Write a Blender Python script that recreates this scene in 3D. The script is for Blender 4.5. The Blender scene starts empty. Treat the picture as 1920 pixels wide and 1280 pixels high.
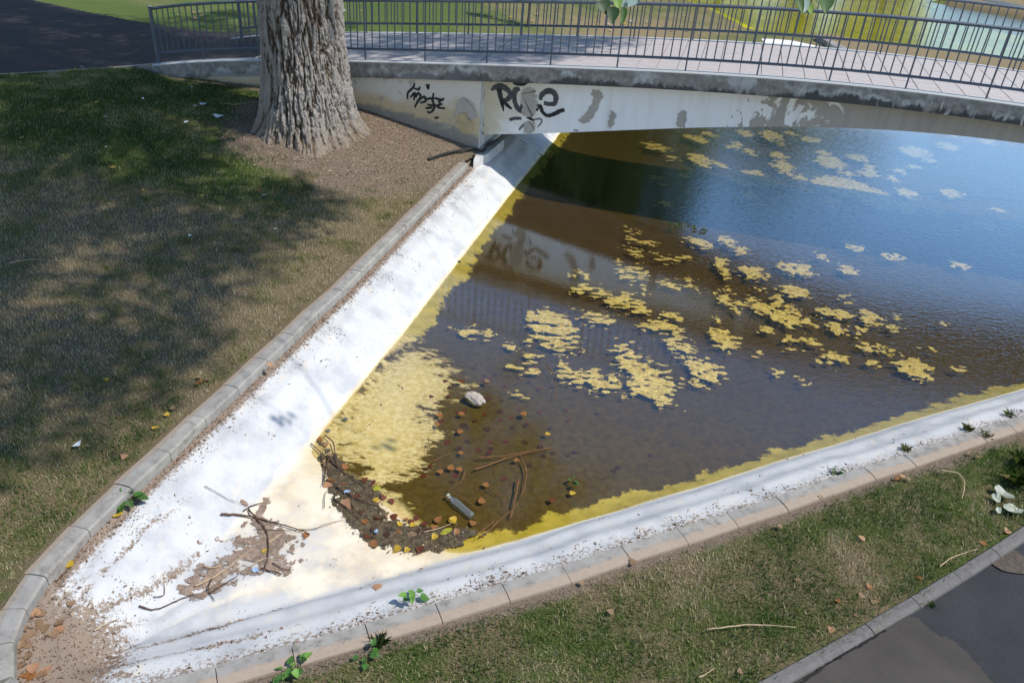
import bpy, bmesh, math
import numpy as np
from mathutils import Vector, Matrix
rng = np.random.default_rng(7)
SC = bpy.context.scene
COL = SC.collection
# ------------------------------------------------------------------ camera, sky, sun, exposure
F, TH, RO, H = 1500.0, math.radians(31.92), math.radians(4.50), 4.485
FW = np.array([0, math.cos(TH), -math.sin(TH)]); R0 = np.array([1., 0, 0]); U0 = np.cross(R0, FW)
R2 = math.cos(RO)*R0 + math.sin(RO)*U0; U2 = -math.sin(RO)*R0 + math.cos(RO)*U0
CAM = np.array([0, 0, H])
cd = bpy.data.cameras.new('camera'); cam = bpy.data.objects.new('camera', cd); COL.objects.link(cam)
cd.sensor_width = 36; cd.lens = F/1920*36; cd.clip_end = 1000; cd.clip_start = 0.05
cam.matrix_world = Matrix(((R2[0], U2[0], -FW[0], 0), (R2[1], U2[1], -FW[1], 0), (R2[2], U2[2], -FW[2], H), (0, 0, 0, 1)))
SC.camera = cam
BAZ = -0.2249                                     # the bridge's bearing
BO = np.array([-3.758, 13.766, 0.]); BD = np.array([math.cos(BAZ), math.sin(BAZ), 0]); BN = np.array([-BD[1], BD[0], 0])
SUN_EL = math.radians(56); SUN_AZ = BAZ + math.radians(1.5)   # sun shines along the bridge from its far end
SD = np.array([math.cos(SUN_EL)*math.cos(SUN_AZ), math.cos(SUN_EL)*math.sin(SUN_AZ), math.sin(SUN_EL)])
W = bpy.data.worlds.new('World'); SC.world = W; W.use_nodes = True
nt = W.node_tree; sky = nt.nodes.new('ShaderNodeTexSky'); sky.sky_type = 'NISHITA'; sky.sun_disc = False
sky.sun_elevation = SUN_EL; sky.sun_rotation = math.pi/2 - SUN_AZ
sky.air_density = 1.3; sky.dust_density = 0.0; sky.ozone_density = 4.0
nt.links.new(sky.outputs[0], nt.nodes['Background'].inputs[0]); nt.nodes['Background'].inputs[1].default_value = 0.12
sl = bpy.data.lights.new('sun', 'SUN'); sun = bpy.data.objects.new('sun', sl); COL.objects.link(sun)
sl.energy = 3.4; sl.angle = math.radians(0.8); sl.color = (1, .95, .88)
sun.rotation_euler = Vector(SD).to_track_quat('Z', 'Y').to_euler()
SC.view_settings.view_transform = 'Standard'; SC.view_settings.look = 'None'; SC.view_settings.gamma = 1
SC.view_settings.exposure = 0.42

# ------------------------------------------------------------------ helpers: sight lines, noise, meshes
def ray(x, y): return FW + R2*(x-960)/F + U2*(640-y)/F
def gp(x, y, z=0.):
    v = ray(x, y); return CAM + v*(z-H)/v[2]
def fpl(x, y, w=0.):                              # where a sight line meets a plane parallel to the bridge: (s, z)
    v = ray(x, y); t = ((BO+w*BN-CAM)@BN)/(v@BN); P = CAM+t*v; return (P-BO)@BD, P[2]
def _h(i, j, k, s):
    n = (i*374761393 + j*668265263 + k*1274126177 + s*974634777) & 0xffffffff
    n = ((n ^ (n >> 13))*1274126177) & 0xffffffff
    return ((n ^ (n >> 16)) & 0xffffff)/float(0xffffff)
def noise(x, y, z=None, seed=0):
    x = np.asarray(x, float); y = np.asarray(y, float); z = np.zeros_like(x) if z is None else np.asarray(z, float)
    xi, yi, zi = (np.floor(a).astype(np.int64) for a in (x, y, z)); fx, fy, fz = x-xi, y-yi, z-zi
    fx, fy, fz = (t*t*(3-2*t) for t in (fx, fy, fz)); r = 0
    for a in (0, 1):
        for b in (0, 1):
            for c in (0, 1):
                r = r + (fx if a else 1-fx)*(fy if b else 1-fy)*(fz if c else 1-fz)*_h(xi+a, yi+b, zi+c, seed)
    return r
def fbm(x, y, z=None, o=4, seed=0):
    r = 0; a = .5; t = 0
    for i in range(o):
        f = 2.03**i; r = r + a*noise(x*f, y*f, None if z is None else z*f, seed+i); t += a; a *= .5
    return r/t
def sst(a, b, x):
    t = np.clip((x-a)/(b-a), 0, 1); return t*t*(3-2*t)
def inpoly(x, y, poly):
    poly = np.asarray(poly, float); r = np.zeros(np.shape(x), bool); n = len(poly); j = n-1
    for i in range(n):
        xi, yi = poly[i][:2]; xj, yj = poly[j][:2]
        if yi != yj: r ^= ((yi > y) != (yj > y)) & (x < (xj-xi)*(y-yi)/(yj-yi)+xi)
        j = i
    return r
def segdist(x, y, pts):
    d = np.full(np.shape(x), 1e9)
    for a, b in zip(pts[:-1], pts[1:]):
        ax, ay = a[0], a[1]; ux, uy = b[0]-ax, b[1]-ay; L = ux*ux+uy*uy+1e-12
        t = np.clip(((x-ax)*ux+(y-ay)*uy)/L, 0, 1); d = np.minimum(d, np.hypot(x-ax-t*ux, y-ay-t*uy))
    return d
def spoly(x, y, poly):                            # signed distance, positive inside
    p = [tuple(q[:2]) for q in poly]; d = segdist(x, y, p+[p[0]]); return np.where(inpoly(x, y, p), d, -d)
def link(name, me, mat=None, parent=None, smooth=False):
    o = bpy.data.objects.new(name, me); COL.objects.link(o)
    if mat: 
        if not me.materials: me.materials.append(mat)
    if parent: o.parent = parent
    if smooth: me.shade_smooth()
    return o
def mesh(verts, faces, name='m', attrs=None):
    """verts (n,3) array, faces either an (m,k) array or a list of index lists"""
    me = bpy.data.meshes.new(name); verts = np.asarray(verts, np.float32)
    if isinstance(faces, np.ndarray):
        m, k = faces.shape; me.vertices.add(len(verts)); me.vertices.foreach_set('co', verts.ravel())
        me.loops.add(m*k); me.loops.foreach_set('vertex_index', faces.astype(np.int32).ravel())
        me.polygons.add(m); me.polygons.foreach_set('loop_start', np.arange(0, m*k, k, dtype=np.int32))
        me.update(calc_edges=True)
    else: me.from_pydata(verts.tolist(), [], [list(map(int, f)) for f in faces])
    for n, a in (attrs or {}).items():
        t = me.attributes.new(n, 'FLOAT', 'POINT'); t.data.foreach_set('value', np.asarray(a, np.float32))
    return me
def tag(o, label=None, cat=None, group=None, kind=None):
    if label and len(label.split()) > 16: label = label.split(' near ')[0]
    for k, v in (('label', label), ('category', cat), ('group', group), ('kind', kind)):
        if v: o[k] = v
    return o
def empty(name, loc=(0, 0, 0), rz=0):
    o = bpy.data.objects.new(name, None); COL.objects.link(o); o.location = tuple(loc); o.rotation_euler = (0, 0, rz); return o
def gridmesh(x0, x1, y0, y1, st, keep, zf, attrf=None, name='g'):
    nx, ny = int((x1-x0)/st)+1, int((y1-y0)/st)+1
    X, Y = np.meshgrid(x0+st*np.arange(nx), y0+st*np.arange(ny)); cx, cy = X[:-1, :-1]+st/2, Y[:-1, :-1]+st/2
    k = keep(cx, cy).ravel(); I = (np.arange(ny-1)[:, None]*nx+np.arange(nx-1)[None]).ravel()[k]
    q = np.c_[I, I+1, I+nx+1, I+nx]; used, inv = np.unique(q, return_inverse=True); q = inv.reshape(q.shape)
    x, y = X.ravel()[used], Y.ravel()[used]; z = zf(x, y)
    return mesh(np.c_[x, y, z], q, name, attrf(x, y, z) if attrf else None)
def boxmesh(x0, x1, y0, y1, z0, z1, bev=0):
    bm = bmesh.new(); bmesh.ops.create_cube(bm, size=1)
    for v in bm.verts: v.co = ((x0+x1)/2+v.co.x*(x1-x0), (y0+y1)/2+v.co.y*(y1-y0), (z0+z1)/2+v.co.z*(z1-z0))
    if bev: bmesh.ops.bevel(bm, geom=bm.edges[:], offset=bev, segments=1, affect='EDGES')
    me = bpy.data.meshes.new('b'); bm.to_mesh(me); bm.free(); return me
def tubearr(P, rad, n=6):
    P = np.asarray(P, float); m = len(P); rad = np.broadcast_to(rad, (m,)).astype(float)
    T = np.gradient(P, axis=0); T /= np.linalg.norm(T, axis=1)[:, None]+1e-9
    up = np.where(np.abs(T[:, 2:3]) > .9, [[1., 0, 0]], [[0, 0, 1.]]); A = np.cross(T, up); A /= np.linalg.norm(A, axis=1)[:, None]; B = np.cross(A, T)
    a = np.arange(n)/n*2*math.pi
    V = P[:, None]+rad[:, None, None]*(np.cos(a)[None, :, None]*A[:, None]+np.sin(a)[None, :, None]*B[:, None])
    f = []
    for i in range(m-1):
        for j in range(n): f.append([i*n+j, i*n+(j+1) % n, (i+1)*n+(j+1) % n, (i+1)*n+j])
    f.append(list(range(n))[::-1]); f.append([(m-1)*n+j for j in range(n)])
    return V.reshape(-1, 3), f
def tube(P, rad, n=6): v, f = tubearr(P, rad, n); return mesh(v, f)
def spline(pts, k=6):                              # Catmull-Rom
    P = np.asarray(pts, float)
    if len(P) < 3: return np.array([P[0]+(P[-1]-P[0])*t for t in np.linspace(0, 1, k)])
    Q = np.vstack([2*P[0]-P[1], P, 2*P[-1]-P[-2]]); out = []
    for i in range(1, len(Q)-2):
        for t in np.linspace(0, 1, k, endpoint=False):
            a, b, c, d = Q[i-1:i+3]; out.append(.5*(2*b+(c-a)*t+(2*a-5*b+4*c-d)*t*t+(3*b-a-3*c+d)*t**3))
    out.append(P[-1]); return np.array(out)

# ------------------------------------------------------------------ materials
class NM:
    def __init__(s, name):
        s.m = bpy.data.materials.new(name); s.m.use_nodes = True; s.t = s.m.node_tree; s.b = s.t.nodes['Principled BSDF']
        s.co = s.n('ShaderNodeTexCoord').outputs['Object']; s.b.inputs['Specular IOR Level'].default_value = .25
    def n(s, ty, **kw):
        o = s.t.nodes.new(ty)
        for k, v in kw.items(): setattr(o, k, v)
        return o
    def set(s, sock, v):
        if isinstance(v, bpy.types.NodeSocket): s.t.links.new(v, sock)
        elif isinstance(v, (tuple, list)) and len(v) == 3 and sock.type == 'RGBA': sock.default_value = (*v, 1)
        else: sock.default_value = v
    def noise(s, scale=5., detail=5, rough=.6, vec=None, stretch=None, dist=0):
        vec = vec or s.co
        if stretch:
            mp = s.n('ShaderNodeMapping'); s.set(mp.inputs[0], vec); mp.inputs['Scale'].default_value = stretch; vec = mp.outputs[0]
        o = s.n('ShaderNodeTexNoise'); s.set(o.inputs['Vector'], vec); o.inputs['Scale'].default_value = scale
        o.inputs['Detail'].default_value = detail; o.inputs['Roughness'].default_value = rough; o.inputs['Distortion'].default_value = dist
        return o.outputs['Fac']
    def ramp(s, f, a, b, lo=0., hi=1.):
        o = s.n('ShaderNodeMapRange'); o.interpolation_type = 'SMOOTHSTEP'; s.set(o.inputs[0], f)
        for i, v in zip((1, 2, 3, 4), (a, b, lo, hi)): o.inputs[i].default_value = v
        return o.outputs[0]
    def mix(s, f, a, b):
        o = s.n('ShaderNodeMix'); o.data_type = 'RGBA'; s.set(o.inputs[0], f); s.set(o.inputs[6], a); s.set(o.inputs[7], b); return o.outputs[2]
    def math(s, op, a, b=0.):
        o = s.n('ShaderNodeMath', operation=op); s.set(o.inputs[0], a); s.set(o.inputs[1], b); return o.outputs[0]
    def attr(s, name): return s.n('ShaderNodeAttribute', attribute_name=name).outputs['Fac']
    def xyz(s):
        o = s.n('ShaderNodeSeparateXYZ'); s.set(o.inputs[0], s.co); return o.outputs
    def rnd(s): return s.n('ShaderNodeObjectInfo').outputs['Random']
    def bump(s, h, st=.3, d=.01):
        o = s.n('ShaderNodeBump'); o.inputs['Strength'].default_value = st; o.inputs['Distance'].default_value = d; s.set(o.inputs['Height'], h)
        s.set(s.b.inputs['Normal'], o.outputs[0]); return o.outputs[0]
    def fin(s, col, rough=.8, spec=None):
        s.set(s.b.inputs['Base Color'], col); s.set(s.b.inputs['Roughness'], rough)
        if spec is not None: s.b.inputs['Specular IOR Level'].default_value = spec
        return s.m
def see_through(m, fac):                          # fac 1 = solid, 0 = gap in a thin film
    out = m.t.nodes['Material Output']; tr = m.n('ShaderNodeBsdfTransparent'); mx = m.n('ShaderNodeMixShader'); m.set(mx.inputs[0], fac)
    m.t.links.new(tr.outputs[0], mx.inputs[1]); m.t.links.new(m.b.outputs[0], mx.inputs[2]); m.t.links.new(mx.outputs[0], out.inputs[0]); return m.m
def simple(name, c1, c2, scale=8, rough=.8, bst=.3, bsc=40, bd=.005, spec=None, lo=.35, hi=.65):
    m = NM(name); m.bump(m.noise(bsc), bst, bd); return m.fin(m.mix(m.ramp(m.noise(scale), lo, hi), c1, c2), rough, spec)
def tinted(name, stops, rough=.8, transl=0, spec=.2):   # colour along the 'tint' attribute
    m = NM(name); r = m.n('ShaderNodeValToRGB'); m.set(r.inputs[0], m.attr('tint')); e = r.color_ramp.elements
    e[0].position = stops[0][0]; e[0].color = (*stops[0][1], 1); e[1].position = stops[-1][0]; e[1].color = (*stops[-1][1], 1)
    for p, c in stops[1:-1]: e.new(p).color = (*c, 1)
    m.fin(r.outputs[0], rough, spec)
    if transl:
        t = m.n('ShaderNodeBsdfTranslucent'); m.set(t.inputs[0], r.outputs[0]); mx = m.n('ShaderNodeMixShader'); mx.inputs[0].default_value = transl
        m.t.links.new(m.b.outputs[0], mx.inputs[1]); m.t.links.new(t.outputs[0], mx.inputs[2]); m.t.links.new(mx.outputs[0], m.t.nodes['Material Output'].inputs[0])
    return m.m
def leafmat(name, c1, c2, rough=.5, transl=.3):
    m = NM(name); c = m.mix(m.ramp(m.noise(18), .3, .7), c1, c2); m.fin(c, rough, .4)
    t = m.n('ShaderNodeBsdfTranslucent'); m.set(t.inputs[0], c); mx = m.n('ShaderNodeMixShader'); mx.inputs[0].default_value = transl
    m.t.links.new(m.b.outputs[0], mx.inputs[1]); m.t.links.new(t.outputs[0], mx.inputs[2]); m.t.links.new(mx.outputs[0], m.t.nodes['Material Output'].inputs[0])
    return m.m

# ------------------------------------------------------------------ the pond's outline (inner edge of the kerb, kerb top at z = 0)
KL = [gp(*p)[:2] for p in ((166, 992), (246, 913.5), (318.6, 847.5), (384.7, 783), (446.6, 726.6), (501.5, 674.5), (552, 628), (596.6, 584), (641.6, 544.4))]
u_ = np.array([-.94, 12.58])-KL[-1]; n_ = 9
KL += [KL[-1]+u_*(i/n_) for i in range(1, n_+1)]                     # straight on to the bridge
KT = [gp(*p)[:2] for p in ((86, 1079.5), (47.5, 1139), (23.7, 1201))] + [np.array(p) for p in ((-2.86, 2.93), (-2.66, 2.80), (-2.40, 2.805), (-2.08, 2.94))]
KR = [gp(*p)[:2] for p in ((403, 1243), (545, 1203.5), (683, 1165), (814.7, 1127), (939, 1090), (1051.5, 1056.6), (1162.4, 1019.6), (1268, 987.7), (1360.6, 957.5), (1453, 929), (1535, 900), (1616, 872.5), (1691.4, 850), (1757, 827.8), (1822.7, 805.5), (1879, 788))]
for i in range(8): KR.append(KR[-1]+np.array([.447, .224]))
KERB_L = KL[::-1]+KT; KERB_R = [KT[-1]]+KR
LOOP = [np.array([1.09, 21.])]+KERB_L+KR+[np.array([13.5, 11.4]), np.array([14.5, 19.])]
LOOPC = LOOP+[LOOP[0]]
TIP = np.array([-2.95, 3.05]); AX = np.array([.62, .785]); WZ = -.46
def D_in(x, y): return np.where(inpoly(x, y, LOOP), segdist(x, y, LOOPC), -segdist(x, y, LOOPC))
CREAM = [gp(x, y, WZ) for x, y in ((560, 850), (640, 755), (700, 690), (775, 640), (800, 655), (850, 690), (862, 715), (805, 770), (830, 800), (795, 850), (785, 880), (750, 888), (722, 905), (736, 950), (742, 972), (715, 945), (690, 900), (640, 850), (600, 900))]
def zb(x, y, D=None):
    D = D_in(x, y) if D is None else D
    bank = np.interp(D, [-.3, 0, .26, .50, .72, .95, 1.5, 3], [-.095, -.10, -.165, -.295, -.462, -.55, -.60, -.66])
    right = ((x-TIP[0])*-.453+(y-TIP[1])*.891) < ((x-TIP[0])*.972-(y-TIP[1])*.235)   # nearer the right-hand kerb
    bank = bank+np.where(right, .012, .006)*np.sin(np.clip(D, 0, .9)*22+fbm(x*1.3, y*1.3, seed=4)*5)*sst(.1, .3, D)*sst(.8, .5, D)
    a = (x-TIP[0])*AX[0]+(y-TIP[1])*AX[1]
    fl = np.interp(a, [0, 1.5, 2.7, 3.1, 5, 12], [-.40, -.432, -.452, -.485, -.53, -.60])+.012*(fbm(x*2, y*2, seed=9)-.5)
    cr = np.zeros_like(fl)
    fl = np.where(spoly(x, y, CREAM) > -.15, np.maximum(fl, -.505-.04*sst(.05, -.15, spoly(x, y, CREAM))), fl)
    k = .02; z = np.maximum(bank, fl)+k*np.exp(-np.abs(bank-fl)/k)*.5
    th = np.arctan2(y-TIP[1], x-TIP[0]); r = np.hypot(x-TIP[0], y-TIP[1])   # folds fanning out of the tip
    fold = np.abs(np.sin(th*15+fbm(r*.9, th*3, seed=2)*4))**.6
    z = z+.028*(fold-.5)*sst(.25, .7, r)*sst(2.5, 1.2, r)
    return z+.006*(fbm(x*5, y*5, seed=21)-.5)
def hitb(px, py, dz=0.):
    z = WZ
    for _ in range(7):
        p = gp(px, py, z); z = float(zb(np.array([p[0]]), np.array([p[1]]))[0])
    p = gp(px, py, z); p[2] = z+dz; return p

m = NM('painted_basin'); D = m.attr('dist'); Z = m.attr('height'); CR = m.attr('cream'); A = m.attr('along')
n1, n2, n3 = m.noise(3), m.noise(16, 6), m.noise(60, 4)
white = m.mix(m.ramp(m.noise(2.6, 7, .65, stretch=(1, 1, .2)), .42, .66), (.56, .56, .555), (.44, .445, .455))
streak = m.ramp(m.noise(9, 5, .7, stretch=(1, .35, 1)), .52, .72)
white = m.mix(m.math('MULTIPLY', streak, .55), white, (.66, .57, .44))
crm = m.mix(m.ramp(n1, .35, .7), (.78, .70, .55), (.66, .50, .28))
c = m.mix(m.ramp(m.math('ADD', m.math('ADD', Z, m.math('MULTIPLY', n1, .09)), m.math('MULTIPLY', n2, .03)), -.355, -.395), white, crm)
yel = m.mix(m.ramp(m.noise(6, 5), .3, .7), (.54, .455, .10), (.36, .30, .03))
yel2 = m.mix(m.ramp(n2, .35, .65), (.76, .69, .50), (.62, .52, .28))
mot = m.math('MULTIPLY', m.ramp(m.noise(26, 7, .8, stretch=(.6, 1.6, 1)), .48, .58), m.ramp(CR, .42, .05))
yel2 = m.mix(m.math('MULTIPLY', mot, .75), yel2, (.26, .19, .05))
yel = m.mix(m.ramp(CR, -.30, -.05), yel, yel2)
c = m.mix(m.ramp(m.math('ADD', Z, m.math('MULTIPLY', m.math('SUBTRACT', n1, .5), .03)), -.446, -.472), c, yel)
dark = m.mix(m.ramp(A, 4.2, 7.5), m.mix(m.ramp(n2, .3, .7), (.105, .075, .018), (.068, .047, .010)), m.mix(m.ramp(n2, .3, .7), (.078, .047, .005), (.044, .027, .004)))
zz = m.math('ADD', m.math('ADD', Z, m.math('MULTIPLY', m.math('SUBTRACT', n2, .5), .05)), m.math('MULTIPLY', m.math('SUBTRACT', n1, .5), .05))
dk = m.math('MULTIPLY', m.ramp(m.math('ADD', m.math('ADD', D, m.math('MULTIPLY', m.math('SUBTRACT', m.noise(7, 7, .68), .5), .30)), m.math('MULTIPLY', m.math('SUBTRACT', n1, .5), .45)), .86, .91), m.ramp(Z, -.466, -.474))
# algae film keeps the floor of the shallow end pale; its edge is ragged, streaked across
rag = m.math('ADD', CR, m.math('MULTIPLY', m.math('SUBTRACT', m.noise(6, 8, .74, stretch=(.7, 1.45, 1)), .5), 1.6))
crk = m.ramp(rag, -.05, .06)
dk = m.math('MULTIPLY', m.math('MAXIMUM', dk, m.ramp(CR, -.25, -.12, 0, 0)), m.math('SUBTRACT', 1, crk))
dk2 = m.math('MULTIPLY', m.ramp(CR, .35, .0), m.math('SUBTRACT', 1, crk))
dk2 = m.math('MULTIPLY', dk2, m.math('MULTIPLY', m.ramp(CR, -.10, -.02), m.ramp(Z, -.464, -.470))); dk2 = m.math('MULTIPLY', dk2, m.ramp(A, 3.0, 3.25))
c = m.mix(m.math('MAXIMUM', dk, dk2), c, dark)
dirt = m.ramp(m.math('ADD', m.attr('dirt'), m.math('MULTIPLY', m.math('SUBTRACT', m.noise(34, 8, .8), .5), 3.2)), .52, .74)
c = m.mix(m.math('MULTIPLY', m.ramp(m.noise(38, 8, .85), .60, .70), m.math('MULTIPLY', m.ramp(Z, -.45, -.43), .45)), c, (.36, .29, .21))
c = m.mix(m.math('MULTIPLY', dirt, .9), c, m.mix(n3, (.17, .115, .075), (.27, .19, .13)))
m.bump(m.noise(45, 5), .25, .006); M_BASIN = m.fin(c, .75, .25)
def basin_attr(x, y, z):
    D = D_in(x, y); a = (x-TIP[0])*AX[0]+(y-TIP[1])*AX[1]; r = np.hypot(x-TIP[0], y-TIP[1])
    right = ((x-TIP[0])*-.453+(y-TIP[1])*.891) < ((x-TIP[0])*.972-(y-TIP[1])*.235)
    th = np.arctan2(y-TIP[1], x-TIP[0]); fold = np.abs(np.sin(th*15+fbm(r*.9, th*3, seed=2)*4))**.6
    dirt = np.where(right, .70*sst(.34, .02, D), .75*sst(.13, .01, D)+.34*sst(.55, .1, D))
    dirt = np.maximum(dirt, 1.1*sst(.95, .3, r)); dirt = np.maximum(dirt, .95*(1-fold)*sst(.3, .6, r)*sst(2.3, 1.2, r))
    dirt = np.maximum(dirt, .42*sst(1.9, .6, r)*sst(.45, .15, D))
    return dict(dist=D, height=z, cream=spoly(x, y, CREAM), along=a, dirt=dirt*sst(-.43, -.39, z))
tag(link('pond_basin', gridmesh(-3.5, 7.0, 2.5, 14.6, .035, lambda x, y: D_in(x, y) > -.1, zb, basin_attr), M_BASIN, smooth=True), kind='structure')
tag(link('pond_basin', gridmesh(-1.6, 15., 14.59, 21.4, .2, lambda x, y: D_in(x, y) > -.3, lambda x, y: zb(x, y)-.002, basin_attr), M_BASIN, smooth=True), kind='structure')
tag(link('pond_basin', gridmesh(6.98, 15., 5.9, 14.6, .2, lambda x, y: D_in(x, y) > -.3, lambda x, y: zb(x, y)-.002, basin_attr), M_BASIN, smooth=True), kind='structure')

def water_mat(name, tint, near, far, rip, F0=.026, FS=1.75):
    m = NM(name); t = m.t; x = m.xyz()
    a = m.math('ADD', x[0], m.math('MULTIPLY', x[1], .15))
    amt = m.ramp(m.math('ADD', a, m.math('MULTIPLY', m.noise(.6, 2), 1.5)), near, far, rip[0], rip[1])
    rot = m.n('ShaderNodeMapping'); m.set(rot.inputs[0], m.co); rot.inputs['Rotation'].default_value = (0, 0, .5); rot.inputs['Scale'].default_value = (1, 2.0, 1)
    h = m.math('ADD', m.noise(11, 3, .5, vec=rot.outputs[0], dist=.6), m.math('MULTIPLY', m.noise(27, 2, .5, vec=rot.outputs[0]), .35))
    b = m.n('ShaderNodeBump'); b.inputs['Distance'].default_value = .012; m.set(b.inputs['Strength'], amt); m.set(b.inputs['Height'], h)
    lw = m.n('ShaderNodeLayerWeight'); lw.inputs['Blend'].default_value = .5; m.set(lw.inputs['Normal'], b.outputs[0]); fres = m.math('MINIMUM', .95, m.math('ADD', F0, m.math('MULTIPLY', m.math('POWER', lw.outputs['Facing'], 3.), FS)))
    g = m.n('ShaderNodeBsdfGlossy'); g.inputs['Roughness'].default_value = .015; g.inputs['Color'].default_value = (.76, .89, 1, 1); m.set(g.inputs['Normal'], b.outputs[0])
    tr = m.n('ShaderNodeBsdfTransparent'); tr.inputs[0].default_value = (*tint, 1)
    mx = m.n('ShaderNodeMixShader'); m.set(mx.inputs[0], fres); t.links.new(tr.outputs[0], mx.inputs[1]); t.links.new(g.outputs[0], mx.inputs[2])
    t.links.new(mx.outputs[0], t.nodes['Material Output'].inputs[0]); t.nodes.remove(m.b); return m.m
M_WATER = water_mat('pond_water', (.93, .88, .70), 3.0, 6.8, (.05, .33))
wpoly = [(p[0], p[1], WZ) for p in LOOP]
tag(link('pond_water', mesh(np.array(wpoly), [list(range(len(wpoly)))]), M_WATER), kind='structure')

# ------------------------------------------------------------------ bridge levels, lawn surface
ZS = np.array([-2.97, -2.04, -.955, 1.009, 2.05, 3.09, 4.12, 5.155, 6.18, 7.21, 8.22, 9.25, 9.95]); ZV = np.array([.726, .885, 1.045, 1.288, 1.39, 1.485, 1.575, 1.66, 1.742, 1.815, 1.872, 1.906, 1.915])
ZC = np.polyfit(np.r_[ZS, 19.9-ZS], np.r_[ZV, ZV], 6)
def zdeck(s): 
    s = np.asarray(s, float); s2 = np.minimum(s, 19.9-s); base = np.polyval(ZC, np.maximum(s2, -3.0))
    e = np.maximum(-3.0-s2, 0); return base-.26*(1-np.exp(-e/1.6))
def sw(x, y): return (x-BO[0])*BD[0]+(y-BO[1])*BD[1], (x-BO[0])*BN[0]+(y-BO[1])*BN[1]
def world(s, w, z): p = BO+s*BD+w*BN; return np.array([p[0], p[1], z])
W_B = 2.447
ctrl = [(p[0]-.2, p[1], -.012) for p in KERB_L[:-4:2]]+[(s*BD[0]+BO[0], s*BD[1]+BO[1], z) for s, z in ((-2.97, .53), (-2.1, .55), (-1.07, .58), (1.03, .45), (1.7, .33), (2.5, .18), (3.0, .09))]
ctrl += [(-3.3, 11.7, .27), (-6.9, 14.2, .64), (-8, 13.95, .58), (-9.2, 13.45, .52), (-14, 12, .45), (-7, 8, .22), (-6, 5.5, .1), (-12, 5, .25), (-4.5, 3, .0), (-3.4, 2, -.02), (-1, 1.5, -.02), (-8, 1, .1), (-1.5, 12.7, .10), (-5, 12.3, .42)]
ctrl = np.array(ctrl)
def _tps(r2): return np.where(r2 > 1e-9, r2*np.log(r2+1e-12), 0)
_n = len(ctrl); _K = _tps((ctrl[:, None, 0]-ctrl[None, :, 0])**2+(ctrl[:, None, 1]-ctrl[None, :, 1])**2)+.05*np.eye(_n)
_P = np.c_[np.ones(_n), ctrl[:, :2]]; _A = np.block([[_K, _P], [_P.T, np.zeros((3, 3))]]); _s = np.linalg.solve(_A, np.r_[ctrl[:, 2], 0, 0, 0])
def zlawn(x, y):
    x = np.asarray(x, float); y = np.asarray(y, float); r = _s[-3]+_s[-2]*x+_s[-1]*y
    for i in range(_n): r = r+_s[i]*_tps((x-ctrl[i, 0])**2+(y-ctrl[i, 1])**2)
    r = r+.02*(fbm(x*1.2, y*1.2, seed=33)-.5)
    e = segdist(x, y, KERB_L+KR[:1]); return np.where(e < .6, r*sst(.15, .6, e)+(-.015)*(1-sst(.15, .6, e)), r)
def hitl(px, py, dz=0.):
    z = .1
    for _ in range(9):
        p = gp(px, py, z); z = .5*z+.5*float(zlawn(p[0], p[1]))
    p = gp(px, py, z); p[2] = z+dz; return p
PATH_NEAR = [np.array(p) for p in ((-25, 8.), (-14, 11.9), (-9.1, 13.62), (-7.95, 14.1), (-6.72, 14.40))]
def offset(pts, d):                                # outward (right of travel for d>0)
    P = np.array([p[:2] for p in pts]); T = np.gradient(P, axis=0); T /= np.linalg.norm(T, axis=1)[:, None]; return [p for p in P+d*np.c_[T[:, 1], -T[:, 0]]]
LAWN_POLY = [(-25, -3), (-25, 8.)]+[tuple(p) for p in PATH_NEAR[1:]]+[tuple(world(-3.0, 0.02, 0)[:2]), tuple(world(3.0, .02, 0)[:2]), (-.80, 13.1)]+[tuple(p) for p in offset(KERB_L, .1)]+[(-1.9, 2.9), (-1.9, -3)]
def lawn_attr(x, y, z):
    tr = np.hypot(x+3.28, y-12.55)
    bare = np.maximum.reduce([1.15*sst(2.3, .9, tr-.6*(x > -3.0)), .9*sst(1.8, .3, np.hypot((x+1.6)*.9, y-12.2)), .55*sst(.35, .1, segdist(x, y, KERB_L)), .8*sst(.5, .1, segdist(x, y, [world(-3, 0, 0), world(3, 0, 0)])),
                              .52*sst(3.2, .8, np.hypot((x+4.4)*.7, (y-8.0)*.55))])
    green = .02+.70*sst(8.6, 10.6, y+.25*(x+5))*sst(-2.6, -3.8, x)+.34*sst(7.0, 5.0, y-.35*(x+3.5))
    return dict(bare=np.clip(bare, 0, 1.2), green=green)
m = NM('lawn_soil'); g = m.attr('green'); ba = m.attr('bare'); n1 = m.noise(1.6, 5); n2 = m.noise(9, 6, .7); n3 = m.noise(70, 4, .7)
straw = m.mix(m.ramp(n3, .35, .65), (.10, .075, .045), (.23, .18, .105))
gr = m.mix(m.ramp(n3, .35, .65), (.035, .060, .014), (.09, .12, .03))
gf = m.ramp(m.math('ADD', m.math('ADD', g, m.math('MULTIPLY', m.math('SUBTRACT', n1, .5), 1.2)), m.math('MULTIPLY', m.math('SUBTRACT', n2, .5), .9)), .3, .75)
c = m.mix(gf, straw, gr); soil = m.mix(m.ramp(n3, .3, .7), (.12, .088, .063), (.27, .21, .16))
c = m.mix(m.ramp(m.math('ADD', ba, m.math('MULTIPLY', m.math('SUBTRACT', n2, .5), .8)), .45, .75), c, soil)
m.bump(m.math('ADD', n3, m.math('MULTIPLY', n2, 1.5)), .8, .02); M_LAWN = m.fin(c, .95, .1)
lp = LAWN_POLY
tag(link('lawn', gridmesh(-13, -.5, 1, 14.8, .05, lambda x, y: inpoly(x, y, lp), zlawn, lawn_attr), M_LAWN, smooth=True), kind='structure')
tag(link('lawn', gridmesh(-25, -12.99, -3, 14, .5, lambda x, y: inpoly(x, y, lp), zlawn, lawn_attr), M_LAWN, smooth=True), kind='structure')
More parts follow.
